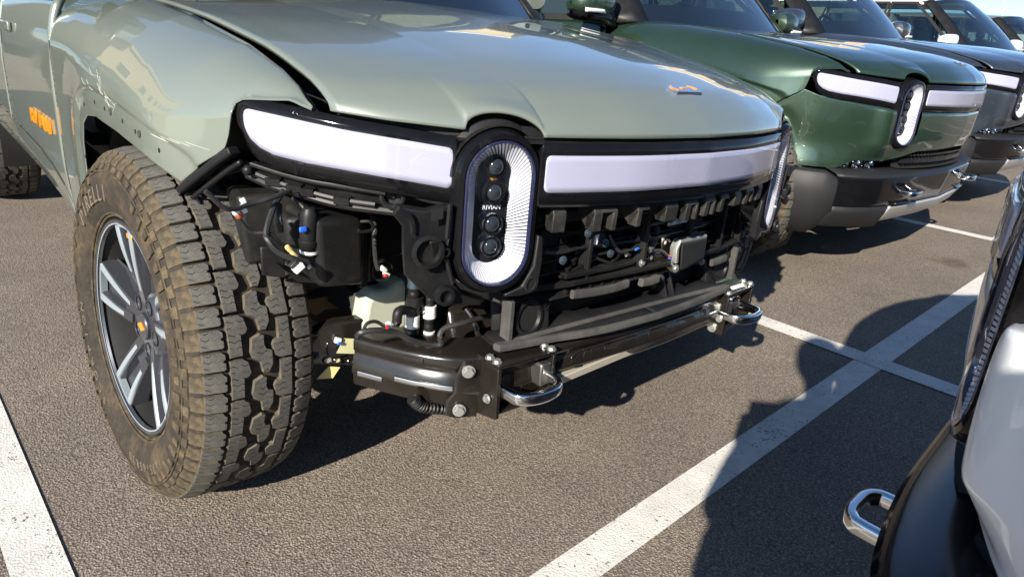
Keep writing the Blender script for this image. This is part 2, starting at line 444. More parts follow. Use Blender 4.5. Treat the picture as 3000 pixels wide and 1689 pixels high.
def stadium(w, h, n=64, cx=0.0, cy=0.0):
    """closed outline of a vertical stadium, width w, height h"""
    r = w/2; k = n//2; a = np.linspace(0, np.pi, k)
    st = h-2*r
    top = np.stack([r*np.cos(a), st/2+r*np.sin(a)], 1); bot = np.stack([-r*np.cos(a), -st/2-r*np.sin(a)], 1)
    P = np.concatenate([top, bot]); Q = np.concatenate([P, P[:1]])
    d = np.concatenate([[0], np.cumsum(np.linalg.norm(np.diff(Q, axis=0), axis=1))])
    u = np.linspace(0, d[-1], n, endpoint=False)
    return np.stack([np.interp(u, d, Q[:, 0])+cx, np.interp(u, d, Q[:, 1])+cy], 1)
def wrap(P2, off):   # P2 (..,2) in (s,z)
    P2 = np.asarray(P2, float); return FS(P2[..., 0], P2[..., 1], off)
def round_rect(x0, x1, y0, y1, r, n=5):
    pts = []
    for cx, cy, a0 in ((x1-r, y1-r, 0), (x0+r, y1-r, 90), (x0+r, y0+r, 180), (x1-r, y0+r, 270)):
        for k in range(n+1):
            a = R(a0+90*k/n); pts.append((cx+r*math.cos(a), cy+r*math.sin(a)))
    return np.array(pts)


# ------------------------------------------------------------------ vehicle parts (vehicle frame: x forward, y to its left, z up)
BAR_T = [(0, .880), (.45, .881), (.597, .886), (.679, .897), (.772, .908), (.815, .915), (.854, .922), (.885, .927), (.93, .930)]
BAR_B = [(0, .806), (.45, .810), (.601, .812), (.677, .824), (.772, .837), (.816, .842), (.856, .850), (.872, .860), (.882, .873), (.888, .889), (.892, .906), (.93, .912)]
def bar_tab(tab, s, sg=1):
    y = np.abs(plan(s)[1]); return lerp_tab(y, tab)
def bar_grid(s0, s1, r0, r1, off, gt=0.0, gb=0.0, n=60, rows=7):
    """strip of the wrapped light bar between s0<s1; r0, r1 corner radii at the ends"""
    L = s1-s0
    d = np.unique(np.concatenate([np.linspace(0, L, n), np.linspace(0, max(r0, 1e-4), 7), L-np.linspace(0, max(r1, 1e-4), 7), L-np.linspace(0, min(.12, L*.3), 30)]))
    s = s0+d
    t = bar_tab(BAR_T, s)+gt; b = bar_tab(BAR_B, s)-gb
    cut = np.zeros_like(d)
    if r0 > 0:
        k = np.clip(r0-d, 0, r0); cut = np.maximum(cut, r0-np.sqrt(np.maximum(r0**2-k**2, 0)))
    if r1 > 0:
        k = np.clip(r1-(L-d), 0, r1); cut = np.maximum(cut, r1-np.sqrt(np.maximum(r1**2-k**2, 0)))
    v = np.linspace(0, 1, rows)
    Z = (b+cut)[:, None]*(1-v)+(t-cut)[:, None]*v
    return FS(s[:, None]*np.ones_like(v), Z, off)
S1 = float(s_of_y(0.447)); S2 = float(s_of_y(0.612)); S3 = float(s_of_y(0.889))

def light_bars(root):
    MB().grid(bar_grid(-S1-.004, S1+.004, .012, .012, .0065, .004, .004)).build('bar_lens', 'lens_glass', root)
    b = MB().grid(bar_grid(-s_of_y(.456), s_of_y(.456), .004, .004, -.002, .024, .030)).build('light_bar_bezel', 'gloss_black', root, solid=.03)
    MB().grid(bar_grid(-S1, S1, .010, .010, .002)).build('light_bar', 'light_bar_white', b, solid=.008)
    for sg in (-1, 1):
        a, c = (s_of_y(.606), S3+.020)
        g = bar_grid(a, c, .004, .030, -.002, .020, .028)
        h = bar_grid(S2, S3, .010, .012, .002); q = bar_grid(S2-.004, S3+.003, .012, .014, .0065, .004, .003)
        MB().grid(q*[1, sg, 1]).build('bar_lens', 'lens_glass', root)
        bz = MB().grid(g*[1, sg, 1]).build('light_bar_bezel', 'gloss_black', root, solid=.03)
        MB().grid(h*[1, sg, 1]).build('light_bar', 'light_bar_white', bz, solid=.008)

LC = np.array([.620, .533, .766]); LTH = R(15)               # lamp centre and the way it faces
LN = np.array([math.cos(LTH), math.sin(LTH), 0]); LT = np.array([-math.sin(LTH), math.cos(LTH), 0])
def lw(P2, d):
    P2 = np.asarray(P2, float); return LC+P2[..., :1]*LT+P2[..., 1:2]*np.array([0, 0, 1])+LN*(d-1.3*P2[..., :1]**2)
def headlamp(root, sg, detail):
    st = stadium
    M = np.array([1, sg, 1]); up = np.array([0, 0, 1])
    bz = MB().grid(np.stack([lw(st(.192, .334), -.06), lw(st(.184, .326), -.020), lw(st(.172, .314), -.002), lw(st(.166, .308), .003), lw(st(.150, .290), .004), lw(st(.145, .285), -.002)])*M, closed_v=True)
    bz = bz.build('headlight', 'gloss_black', root)
    MB().grid(np.stack([lw(st(.145, .285), -.001), lw(st(.142, .282), .005), lw(st(.134, .274), .004), lw(st(.132, .272), -.003)])*M, closed_v=True).build('lamp_rim', 'bezel_blue', bz)
    n = 92; D = -.040
    A, B = st(.132, .272, n), stadium(.072, .212, n)
    join = MB()
    for i in range(n):
        j = (i+1) % n
        a0, a1 = A[i], A[j]; b0, b1 = B[i], B[j]
        g = .17
        p0, p1 = a0+(a1-a0)*g, a1-(a1-a0)*g; q0, q1 = b0+(b1-b0)*g, b1-(b1-b0)*g
        top = [lw(p0, -.003), lw(p1, -.003), lw(q1, D), lw(q0, D)]
        bot = [lw(p0*1.05, -.006), lw(p1*1.05, -.006), lw(q1*1.05, D-.003), lw(q0*1.05, D-.003)]
        if detail: MB().hexa(np.array(bot+top)*M).build('reflector', 'reflector', bz, smooth=False)
        else: join.hexa(np.array(bot+top)*M)
    if not detail: join.build('reflector', 'reflector', bz, smooth=False, kind='stuff')
    inner = MB()
    inner.grid(np.stack([lw(st(.140, .280), -.010), lw(stadium(.078, .218), D-.008), lw(stadium(.070, .210), D-.002)])*M, closed_v=True)
    inner.grid(np.stack([lw(stadium(.071*k, .211-.071*(1-k)), D-.002) for k in (1, .6, .25, .01)])*M, closed_v=True)
    inner.build('lamp_housing', 'lens_body', bz)
    ax = LN*M
    for k, dz in enumerate((.088, .038, -.024, -.070)):
        p = lw(np.array([.0, dz]), D)*M
        lb = MB().lathe([(.024, 0), (.024, .004), (.0215, .014), (.0195, .014), (.0185, .006)], p, ax, 20)
        lb = lb.build('projector_lens', 'chrome' if k > 1 else 'gloss_black', bz)
        MB().lathe([(.0185, .006), (.015, .013), (.009, .017), (.0005, .0185)], p, ax, 20).build('lens_glass', 'dark_glass', lb)
    if detail:
        rt = np.cross(up, ax)
        v, f = text_geo('RIVIAN', .0125, .0004)
        P = lw(np.array([0, .007]), D+.0015)*M+v[:, :1]*rt+v[:, 1:2]*up+v[:, 2:]*ax
        MB().add(P, f).build('lamp_lettering', 'reflector', bz, smooth=False)
        MB().prism([lw(np.array([0, .064+a_]), D)*M+rt*b_ for a_, b_ in ((.009, 0), (0, .007), (-.009, 0), (0, -.007))], ax*.004).build('lamp_emblem', 'amber', bz, smooth=False)
    c = [lw(stadium(.146*k, .286-.146*(1-k)), .0052+.004*(1-k)) for k in (1, .8, .5, .2, .01)]
    MB().grid(np.stack(c)*M, closed_v=True).build('lamp_cover', 'lens_glass', bz)
    return bz

HC = [(0, .914), (.004, .930), (.02, .955), (.08, 1.003), (.2, 1.040), (.5, 1.078), (.9, 1.102), (1.32, 1.115), (2, 1.13)]
HS = [(0, .936), (.008, .950), (.03, .964), (.07, .982), (.13, 1.000), (.275, 1.034), (.6, 1.078), (.9, 1.104), (1.15, 1.116), (2, 1.14)]
HZ0 = [(0, .914), (.24, .915), (.47, .915), (.584, .922), (.708, .930), (.8, .940)]
HE = .786
def hood_z(x, y):
    ya = np.abs(y); x0 = yhx0(ya); d = x0-x
    w_ = np.clip(ya/.8, 0, 1)**1.7
    def f(tab, d): return np.interp(d, [p[0] for p in tab], [p[1] for p in tab])-tab[0][1]
    return lerp_tab(ya, HZ0)+(1-w_)*f(HC, d)+w_*f(HS, d)
def yhx0(ya):
    s = s_of_y(np.asarray(ya, float)); return plan(s)[0]-.004
def hood(root, mat, lift=0.0):
    ys = np.unique(np.concatenate([np.linspace(0, HE, 60), .522+np.linspace(-.075, .075, 31)]))
    ys = np.concatenate([-ys[::-1][:-1], ys]); ya = np.abs(ys)
    x0 = yhx0(ya); xr = -.60-.14*(ya/.8)**2
    t = np.concatenate([[0, .002, .005, .010, .018, .03, .045, .065, .09], np.linspace(.12, 1, 34)])
    Xg = x0[:, None]+(xr-x0)[:, None]*t
    dd = x0[:, None]-Xg
    Zg = hood_z(Xg, ys[:, None]*np.ones_like(t))
    # smooth the piecewise profile a little along the length
    for _ in range(3):
        Zs = Zg.copy(); Zs[:, 8:-1] = .25*Zg[:, 7:-2]+.5*Zg[:, 8:-1]+.25*Zg[:, 9:]; Zg = Zs
    u = np.clip(1-((ya-.522)/.070)**2, 0, 1)**.5
    Zg += (.036*u)[:, None]*np.exp(-dd/.035)
    Xg -= (.012*u)[:, None]*np.exp(-dd/.05)
    if lift: Zg += np.interp(ys, [-.8, -.4, 0, .4, .8], [0, .042, .066, .068, .060])[:, None]*np.clip((.60-Xg)/1.2, 0, 1)
    P = np.stack([Xg, ys[:, None]*np.ones_like(t), Zg], -1)
    o = MB().grid(P).build('hood', mat, root, angle=60, solid=.010)
    return o
def hood_emblem(hd, amber, lift=0.0):
    cx_ = .615
    o3 = np.array([cx_, 0, float(hood_z(np.array([cx_]), np.array([0.]))[0])])
    z2 = float(hood_z(np.array([cx_-.03]), np.array([0.]))[0]); u = np.array([-.03, 0, z2-o3[2]]); u /= np.linalg.norm(u)
    s_ = np.array([0, 1, 0]); nn = np.cross(u, s_); nn = nn if nn[2] > 0 else -nn
    def pt(a, y, h): return o3+u*a+s_*y+nn*h
    out = [(-.002, -.066), (.019, -.046), (.019, .046), (-.002, .066), (-.021, .046), (-.021, -.046)]
    P = [pt(a*1.05, y*1.03, -.008) for a, y in out]; Q = [pt(a, y, .0032) for a, y in out]
    e = MB().add(P+Q, [tuple(range(6, 12))]+[(i, (i+1) % 6, 6+(i+1) % 6, 6+i) for i in range(6)]).build('hood_emblem', 'emblem_silver', hd, smooth=False)
    def flat(poly, nm):
        MB().prism([pt(a, y, .0034) for a, y in poly], nn*.0014).build(nm, amber, e, smooth=False)
    for g_ in (-1, 1):
        flat([(.013, .036*g_), (.013, .029*g_), (.004, .040*g_), (-.006, .040*g_), (-.014, .029*g_), (-.014, .036*g_), (-.006, .049*g_), (.004, .049*g_)], 'emblem_mark')
    flat([(.003, -.011), (.003, .011), (-.005, .011), (-.005, -.011)], 'emblem_mark')

ARCH_L = [(-.93, .44), (-.560, .44), (-.558, .55), (-.555, .68), (-.548, .74), (-.52, .79), (-.46, .818), (-.36, .828), (-.18, .818), (-.08, .808), (0, .797), (.08, .780), (.14, .764),
          (.194, .803), (.242, .834), (.262, .850), (.270, .875), (.276, .915), (.284, .936), (.30, .945), (.31, .947), (.36, .951), (.41, .957)]
SHUT = [(-.93, 1.119), (-.74, 1.117), (-.49, 1.107), (-.18, 1.079), (.142, 1.032), (.29, .997), (.355, .974), (.39, .952), (.41, .944)]
_arch = np.array([p for p in ARCH_L if -.559 < p[0] < .15])
_ad = cr(_arch, 200)
def arch_dist(x, z):
    d = np.hypot(np.asarray(x)[..., None]-_ad[:, 0], np.asarray(z)[..., None]-_ad[:, 1]); return d.min(-1)
def smooth01(t): t = np.clip(t, 0, 1); return t*t*(3-2*t)
def fender_off(x, z):
    d = arch_dist(x, z)
    o = .020*np.exp(-(d/.13)**2)-.009*(1-smooth01((d-.060)/.010))
    lower = smooth01((.62-np.asarray(z))/.2)*(np.asarray(x) < -.5)
    return o-.012*lower
FT = .808
def fender_grid(cols, nv=30):
    out = []
    for x in cols:
        zt = float(lerp_tab(x, SHUT)); Yp = float(yplan(x)); D = max(Yp-FT, .001); k = float(np.clip(D/.17, .10, 1))
        Lz = float(lerp_tab(x, ARCH_L)); Lz = min(Lz, zt-.004)
        a = np.linspace(0, 1, 12)
        yy = FT+D*np.sin(a*np.pi/2)**1.15; zz = zt-.155*k*(1-np.cos(a*np.pi/2))**1.0*1.0-.012*k*a
        zz = np.maximum(zz, Lz+.002*(1-a))
        zb = min(zz[-1], zt); z2 = np.linspace(zb, Lz, nv)[1:]
        y2 = np.full_like(z2, Yp)
        y_ = np.concatenate([yy, y2]); z_ = np.concatenate([zz, z2]); x_ = np.full_like(y_, x)
        f = fender_off(x_, z_)*np.concatenate([a**2, np.ones(len(z2))])
        out.append(np.stack([x_, y_+f, z_], 1))
    return np.array(out)
def fender_pt(x, z):
    return np.array([x, float(yplan(x))+float(fender_off(np.array([x]), np.array([z]))[0]), z])
def fender(root, sg, mat, holes=False):
    cols = np.unique(np.concatenate([np.linspace(-.93, -.56, 16), [-.558, -.5565, -.555, -.552, -.548, -.54, -.53], np.linspace(-.52, .14, 46), np.linspace(.15, .299, 16), np.linspace(.24, .30, 24), np.linspace(.305, .41, 14)]))
    G = fender_grid(cols)*[1, sg, 1]
    o = MB().grid(G).build('fender', mat, root, angle=50, solid=.004)
    if holes:
        for x in (-.545, -.48, -.36, -.27, -.13, -.045, .07):
            z = float(lerp_tab(x, ARCH_L))+.034
            if x < -.52: z = .70
            p = fender_pt(x, z)*[1, sg, 1]
            MB().lathe([(.0, .0012), (.0042, .0012), (.0052, .0008), (.0052, 0)], p, (0, sg, 0), 10).build('clip_hole', 'seam_black', o)
        for x in (-.22, -.02):
            p = fender_pt(x, float(lerp_tab(x, ARCH_L))+.036)*[1, sg, 1]
            MB().lathe([(.0035, .001), (.005, .003), (.0075, .003), (.0085, .001), (.0085, 0)], p, (0, sg, 0), 12).build('clip_grommet', 'foam_grey', o)
    return o
def side_panels(root, sg, mat, badge=False):
    def yv(z): return np.interp(z, [.40, .50, .62, .85, 1.0, 1.06, 1.10], [.962, .975, .984, .985, .975, .962, .940])
    parts = []
    def panel(name, x0, x1, zb, zt=1.10, n=24):
        xs = np.linspace(x0, x1, n); P = []
        for x in xs:
            z = np.linspace(zb(x), zt, 22); P.append(np.stack([np.full_like(z, x), yv(z)*sg, z], 1))
        return MB().grid(P).build(name, mat, root, angle=60, solid=.02)
    seam = lambda x: float(np.interp(-x, [.93, 1.05, 1.2, 1.41, 2.4, 3.1], [.455, .515, .552, .580, .625, .63]))
    fd = panel('front_door', -.938, -2.00, seam)
    rd = panel('rear_door', -2.008, -2.95, seam)
    # rocker panel under the doors
    lo = lambda x: float(np.interp(-x, [.56, .93, 1.63, 2.55, 3.0], [.405, .415, .465, .485, .49]))
    rk = MB(); P = []
    for x in np.linspace(-.562, -2.95, 30):
        t_ = seam(x)-.006 if x < -.93 else .436
        z = np.array([t_, t_-.012, (t_+lo(x))/2, lo(x)+.01, lo(x), lo(x)]); P.append(np.stack([np.full(6, x), np.array([.950, .972, .968, .962, .952, .70])*sg, z], 1))
    rk = rk.grid(P).build('rocker_panel', mat, root, angle=50)
    for x in (-.75, -.9, -1.05, -1.2, -1.42, -1.65, -1.9):
        z = (lo(x)+(seam(x) if x < -.93 else .436))/2+.012
        MB().lathe([(0, .003), (.005, .003), (.007, 0)], (x, .966*sg, z), (0, sg, 0), 8).build('clip_hole', 'seam_black', rk)
    # handle pocket
    for d, x in ((fd, -1.78), (rd, -2.78)):
        MB().box((x, .984*sg, .985), (.20, .012, .035)).build('door_handle', mat, d, bevel=.005)
    # bed / rear quarter with its arch
    cols = np.unique(np.concatenate([np.linspace(-2.96, -4.72, 60), -3.39+np.linspace(-.57, .57, 40)])); P = []
    for x in cols[::-1]:
        q = 1-((x+3.39)/.56)**2
        zb = max(.48, .40+.43*math.sqrt(q)) if q > 0 else .48
        z = np.linspace(zb, 1.14, 20); P.append(np.stack([np.full_like(z, x), yv(np.minimum(z, 1.08))*sg, z], 1))
    MB().grid(P).build('rear_quarter', mat, root, angle=60, solid=.02)
    if badge:
        v, f = text_geo('RIVIAN', .062, .004)
        sc = np.array([.345/np.ptp(v[:, 0]), .046/np.ptp(v[:, 1]), 1])
        v = (v-(v.max(0)+v.min(0))/2)*sc
        if sg < 0: P = np.stack([-1.25+v[:, 0], -.990-v[:, 2], .702+v[:, 1]], 1)
        else: P = np.stack([-1.25-v[:, 0], .990+v[:, 2], .702+v[:, 1]], 1)
        MB().add(P, f).build('door_lettering', 'amber', fd, smooth=False)
    return fd

def cab(root, paint_, roof_paint, suv, dz=0.0, folded=False):
    before = set(root.children)
    cab_parts(root, paint_, roof_paint, suv, folded)
    for o in root.children:
        if o not in before: o.location.z += dz
def cab_parts(root, paint_, roof_paint, suv, folded):
    # windscreen
    bot = np.array([(-.76, -.80, 1.108), (-.645, -.45, 1.116), (-.605, 0, 1.118), (-.645, .45, 1.116), (-.76, .80, 1.108)])
    top = np.array([(-1.46, -.615, 1.712), (-1.37, -.33, 1.745), (-1.34, 0, 1.757), (-1.37, .33, 1.745), (-1.46, .615, 1.712)])
    bb, tt = cr(bot, 25), cr(top, 25); v = np.linspace(0, 1, 14)
    G = bb[:, None]*(1-v)[None, :, None]+tt[:, None]*v[None, :, None]
    bul = (.035*np.sin(v*np.pi))[None, :]*np.ones((25, 1))
    G[..., 0] += bul*.6; G[..., 2] += bul*.7
    MB().grid(G).build('windscreen', 'windscreen_glass', root)
    k = 3                                                     # dark printed band at the foot of the glass
    MB().grid(G[:, :k]-np.array([.006, 0, .006])).build('windscreen_band', 'matte_black', root)
    MB().grid(G[:, 12:]-np.array([.006, 0, .006])).build('windscreen_band', 'matte_black', root)
    cw = np.stack([cr(bot, 25)+[.05, 0, -.012], cr(bot, 25)+[-.01, 0, .001]], 1)
    MB().grid(cw).build('cowl', 'matte_black', root, solid=.02)
    for sg in (-1, 1):
        M = np.array([1, sg, 1])
        # A pillar, door window frame, glass
        a0, a1 = np.array([-.745, .805, 1.106]), np.array([-.875, .935, 1.100])
        c0, c1 = np.array([-1.455, .618, 1.716]), np.array([-1.555, .690, 1.690])
        n = 14; P = []
        for t in np.linspace(0, 1, n):
            p = a0*(1-t)+c0*t; q = a1*(1-t)+c1*t; b_ = .03*math.sin(t*math.pi)
            p = p+[b_*.5, 0, b_*.6]; q = q+[b_*.4, .0, b_*.6]
            mid = (p+q)/2+[.012, .016, .010]
            P.append([p, mid, q, q+[-.03, -.03, 0]])
        MB().grid(np.array(P)*M).build('windscreen_pillar', 'black_plastic', root, angle=60, solid=.02)
        def sidey(z): return np.interp(z, [1.09, 1.40, 1.70], [.945, .835, .690])
        def frame(name, poly, w_=.032):
            poly = np.array(poly, float); ctr = poly.mean(0)
            inn = []
            m = len(poly)
            for i in range(m):                                # inset outline
                p0, p1, p2 = poly[i-1], poly[i], poly[(i+1) % m]
                e1, e2 = (p1-p0)/np.linalg.norm(p1-p0), (p2-p1)/np.linalg.norm(p2-p1)
                n1, n2 = np.array([-e1[1], e1[0]]), np.array([-e2[1], e2[0]])
                if n1 @ (ctr-p1) < 0: n1 = -n1
                if n2 @ (ctr-p1) < 0: n2 = -n2
                bis = n1+n2; inn.append(p1+bis*w_/(1+n1 @ n2))
            to3 = lambda q, o: np.array([(x, (sidey(z)+o)*sg, z) for x, z in q])
            inn = np.array(inn)
            fr = MB().grid(np.stack([to3(poly, .0), to3(poly, .008), to3(inn, .008), to3(inn, -.012)]), closed_v=True).build(name, 'matte_black', root)
            MB().add(to3(inn, -.004), [tuple(range(m))]).build('window_glass', 'window_glass', fr, smooth=False)
        frame('front_window', [(-.885, 1.102), (-1.985, 1.102), (-1.985, 1.690), (-1.62, 1.690)])
        frame('rear_window', [(-2.0, 1.102), (-2.96, 1.102), (-2.90, 1.690), (-2.0, 1.690)])
        if suv: frame('quarter_window', [(-2.98, 1.102), (-3.95, 1.102), (-3.80, 1.690), (-2.92, 1.690)])
        else:
            MB().grid(np.array([[(-2.94, sidey(z), z), (-3.10, sidey(z), z)] for z in np.linspace(1.10, 1.70, 6)])*M).build('rear_pillar', roof_paint, root, solid=.03)
        # door mirror
        mr = empty('door_mirror', root, (-.93, 1.09*sg, 1.14)); mr.scale = (1.2, 1.2, 1.12)
        if folded: mr.location = (-1.05, .985*sg, 1.17); mr.rotation_euler = (0, 0, R(68*sg))
        def loft(secs, n=24):
            th = np.linspace(0, 2*np.pi, n, endpoint=False); G_ = []
            for (y, cx, cz, rx, rz) in secs:
                c_, s_ = np.cos(th), np.sin(th)
                G_.append(np.stack([cx+rx*np.sign(c_)*np.abs(c_)**.7, np.full(n, y*sg), cz+rz*np.sign(s_)*np.abs(s_)**.7], 1))
            return np.array(G_)
        cap = [(-.10, 0, .055, .01, .02), (-.09, .005, .055, .055, .055), (-.05, .005, .055, .072, .072), (.04, 0, .050, .072, .070), (.10, -.012, .042, .062, .055), (.125, -.02, .036, .03, .03), (.128, -.02, .036, .004, .004)]
        MB().grid(loft(cap), closed_v=True).build('mirror_cap', paint_, mr)
        low = [(-.16, -.02, -.055, .045, .020), (-.10, .0, -.035, .06, .03), (-.04, .002, -.022, .066, .035), (.05, -.002, -.018, .064, .03), (.105, -.014, -.012, .05, .02), (.12, -.02, -.008, .01, .005)]
        MB().grid(loft(low), closed_v=True).build('mirror_base', 'gloss_black', mr)
        MB().grid(np.array([[(.066+.008*math.sin(a*3), y*sg, z) for z in (-.004, .014)] for a, y in [(k/8, -.02+.14*k/8) for k in range(9)]])*1.0).build('turn_signal', 'white_plastic', mr, solid=.006)
        MB().box((-.068, .01*sg, .05), (.006, .17, .105)).build('mirror_glass', 'bright_chrome', mr, bevel=.004)
    # roof
    xe = -4.35 if suv else -3.05
    rows = []
    for t in np.linspace(0, 1, 20):
        sec = []
        for u in np.linspace(-1, 1, 23):
            y = .618*u if abs(u) < .9 else .618*u+(abs(u)-.9)*np.sign(u)*.55
            xf = -1.345-.115*u*u; x = xf*(1-t)+xe*t
            z = 1.757-.045*u*u*(1-t)-.02*t+.050*math.sin(min(1, t*1.15)*math.pi*.86)*(1-.6*u*u)
            if abs(u) > .9: z -= (abs(u)-.9)*.42
            sec.append((x, y, z))
        rows.append(sec)
    MB().grid(rows).build('roof', roof_paint, root, angle=60, solid=.03)
    # rear closure
    yb = .66
    if suv: MB().add([(xe, -yb, 1.70), (xe, yb, 1.70), (-4.70, .90, 1.12), (-4.70, -.90, 1.12)], [(0, 1, 2, 3)]).build('rear_glass', 'window_glass', root, smooth=False, solid=.01)
    else:
        MB().add([(xe, -yb, 1.70), (xe, yb, 1.70), (-3.14, .90, 1.12), (-3.14, -.90, 1.12)], [(0, 1, 2, 3)]).build('rear_glass', 'window_glass', root, smooth=False, solid=.01)
    MB().hexa([(-4.74, -.95, .50), (-4.74, .95, .50), (-4.70, .95, .50), (-4.70, -.95, .50), (-4.72, -.93, 1.14), (-4.72, .93, 1.14), (-4.68, .93, 1.14), (-4.68, -.93, 1.14)]).build('tailgate', paint_, root, bevel=.01)
    MB().box((-3.92, 0, 1.10 if suv else .80), (1.55, 1.84, .02)).build('cargo_floor', 'matte_black', root)
    # cabin
    MB().hexa([(-1.10, -.86, .60), (-1.10, .86, .60), (-.78, .86, .60), (-.78, -.86, .60), (-1.15, -.86, 1.10), (-1.15, .86, 1.10), (-.80, .78, 1.085), (-.80, -.78, 1.085)]).build('dashboard', 'interior_dark', root, bevel=.03)
    MB().box((-2.0, 0, .62), (2.1, 1.8, .04)).build('cabin_floor', 'interior_dark', root)
    th = np.linspace(0, 2*np.pi, 25)[:-1]
    ring_ = np.stack([-1.30-.185*np.sin(th)*.42, .40+.185*np.cos(th), 1.12+.185*np.sin(th)*.9], 1)
    sw = MB().tube(ring_, .015, 8, closed=True, up=(1, 0, .4)).build('steering_wheel', 'interior_dark', root)
    MB().sphere((-1.27, .40, 1.10), (.03, .06, .05)).tube([(-1.27, .25, 1.11), (-1.27, .55, 1.11)], .012).build('wheel_hub', 'interior_dark', sw)
    for x in (-1.75, -2.65):
        for y in (-.42, .42):
            st = MB().hexa([(x-.10, y-.24, .72), (x-.10, y+.24, .72), (x+.30, y+.25, .78), (x+.30, y-.25, .78), (x-.12, y-.23, .88), (x-.12, y+.23, .88), (x+.30, y+.25, .90), (x+.30, y-.25, .90)]).build('seat', 'seat_cloth', root, bevel=.03)
            MB().hexa([(x-.14, y-.22, .86), (x-.14, y+.22, .86), (x+.0, y+.23, .86), (x+.0, y-.23, .86), (x-.32, y-.18, 1.36), (x-.32, y+.18, 1.36), (x-.22, y+.19, 1.36), (x-.22, y-.19, 1.36)]).box((x-.30, y, 1.45), (.09, .25, .17), (0, R(-12), 0)).build('seat_back', 'seat_cloth', st, bevel=.025)

def underbody_block(root):
    b = MB()
    b.box((-2.45, 0, .40), (4.3, 1.30, .24))
    b.box((-.15, 0, .60), (.80, 1.10, .36)); b.box((-.24, 0, .82), (.86, 1.50, .12))
    b.build('underbody_block', 'matte_black', root, smooth=False)  # plain black boxes added to block light below the body
    for sg in (-1, 1):
        for cx_ in (-.07, -3.39):
            a = np.radians(np.linspace(-22, 200, 30))
            G = np.stack([np.stack([cx_-.02-.515*np.cos(a)*1.02, np.full_like(a, y*sg), .40+.475*np.sin(a)], 1) for y in (.955, .60)])
            if cx_ > -1: G = G[:, :16]
            wl = MB().grid(G)
            wl.add([(cx_-.6, .60*sg, .28), (cx_+.22, .60*sg, .34), (cx_+.30, .60*sg, .9), (cx_-.6, .60*sg, .9)], [(0, 1, 2, 3)])
            wl.build('wheel_liner', 'matte_black', root)

# ------------------------------------------------------------------ wheel: local axis +X points outwards, Z up
RT = 0.4325
PITCH = 58
WK = 0.962
_B = [(.044, .068), (.044, .040), (.037, .030), (.012, .0245), (.003, .030), (.000, .0405), (-.044, .0405), (-.044, .066)]
_C = [(.044, .000), (.036, .019), (.006, .0235), (-.008, .018), (-.018, .002), (-.043, -.002), (-.045, -.014), (-.028, -.0235), (.004, -.0235), (.010, -.010), (.022, -.006), (.040, -.008)]
_E = [(.0200, .118), (.0200, .082), (.0140, .0755), (.004, .0755), (.002, .080), (-.002, .080), (-.004, .0755), (-.0170, .0755), (-.0200, .079), (-.0200, .118)]
TREAD = {   # outlines (up the tyre, across) of the blocks; across 0 = centre, + = outer face
    'shoulder': [(-a, c) for a, c in _E],
    'mid_out': [(-a, c) for a, c in _B],
    'centre': [(-a, c) for a, c in _C],
    'mid_in': [(a, -c) for a, c in _B],
    'shoulder_in': [(a, -c) for a, c in _E],
}
COUNT = {'shoulder': 58, 'mid_out': 29, 'centre': 29, 'mid_in': 29, 'shoulder_in': 58}
SHIFT = {'shoulder': 0, 'mid_out': .0, 'centre': .047, 'mid_in': .020, 'shoulder_in': .010}
def crown(w_): return RT-.004-.9*max(0, abs(w_)-.06)**2*2.2-(max(0, abs(w_)-.095)*.16)
def tread_block(row, sub=3):
    out = TREAD[row]; b = MB(); n = len(out)
    poly = np.array(out); ctr = poly.mean(0)
    def pt(a, c, r): th = a/RT; return (c, r*math.sin(th), r*math.cos(th))
    top = [pt(*(ctr+(p-ctr)*.955), crown(p[1])+.0) for p in poly]; bot = [pt(*p, crown(p[1])-.013) for p in poly]
    low = [pt(*(ctr+(p-ctr)*1.03), crown(p[1])-.015) for p in poly]
    uvt = [tuple(p) for p in poly]
    V = low+bot+[pt(*(ctr+(p-ctr)*1.0), crown(p[1])-.003) for p in poly]+top+[pt(ctr[0], ctr[1], crown(ctr[1])+.0004)]
    U = [(.003, .003)]*(2*n)+uvt*2+[tuple(ctr)]
    F_ = []; mi = []
    for k in range(3):
        for i in range(n):
            F_.append((k*n+i, k*n+(i+1) % n, (k+1)*n+(i+1) % n, (k+1)*n+i)); mi.append(1)
    for i in range(n):
        F_.append((3*n+i, 3*n+(i+1) % n, 4*n)); mi.append(0)
    b.add(V, F_, U); b.mi = mi
    if row.startswith('shoulder'):                        # flank of the shoulder block, down the sidewall
        sgn = 1 if row == 'shoulder' else -1
        for a0, a1 in ((-.0185, .0190),):
            P = []
            for (c, r) in ((.116, crown(.117)-.003), (.130, .403), (.1375, .392), (.1375, .390), (.124, .390), (.115, .40)):
                P.append([pt(a0*.97, c*sgn, r), pt(a1*.97, c*sgn, r)])
            P = np.array(P); b.grid(P, mi=2)
            m_ = len(P)
            b.add([p for p in P[:, 0]], [tuple(range(m_))], mi=2); b.add([p for p in P[:, 1]], [tuple(range(m_))[::-1]], mi=2)
    return b
BLOCK = {k: tread_block(k).mesh('tread_block', ['tread_rubber', 'block_side', 'shoulder_rubber'], angle=30) for k in TREAD}
def carcass():
    prof = [(.262, .112), (.268, .122), (.285, .136), (.310, .1455), (.335, .148), (.360, .146), (.384, .140), (.402, .128), (.412, .112), (.416, .06), (.4165, 0), (.416, -.06), (.412, -.112), (.402, -.128), (.36, -.146), (.31, -.1455), (.268, -.122), (.262, -.112)]
    prof = [(float(a), float(b)) for a, b in cr(prof, 70)]
    return MB().lathe(prof, ax=(1, 0, 0), n=96)
CARC = carcass()
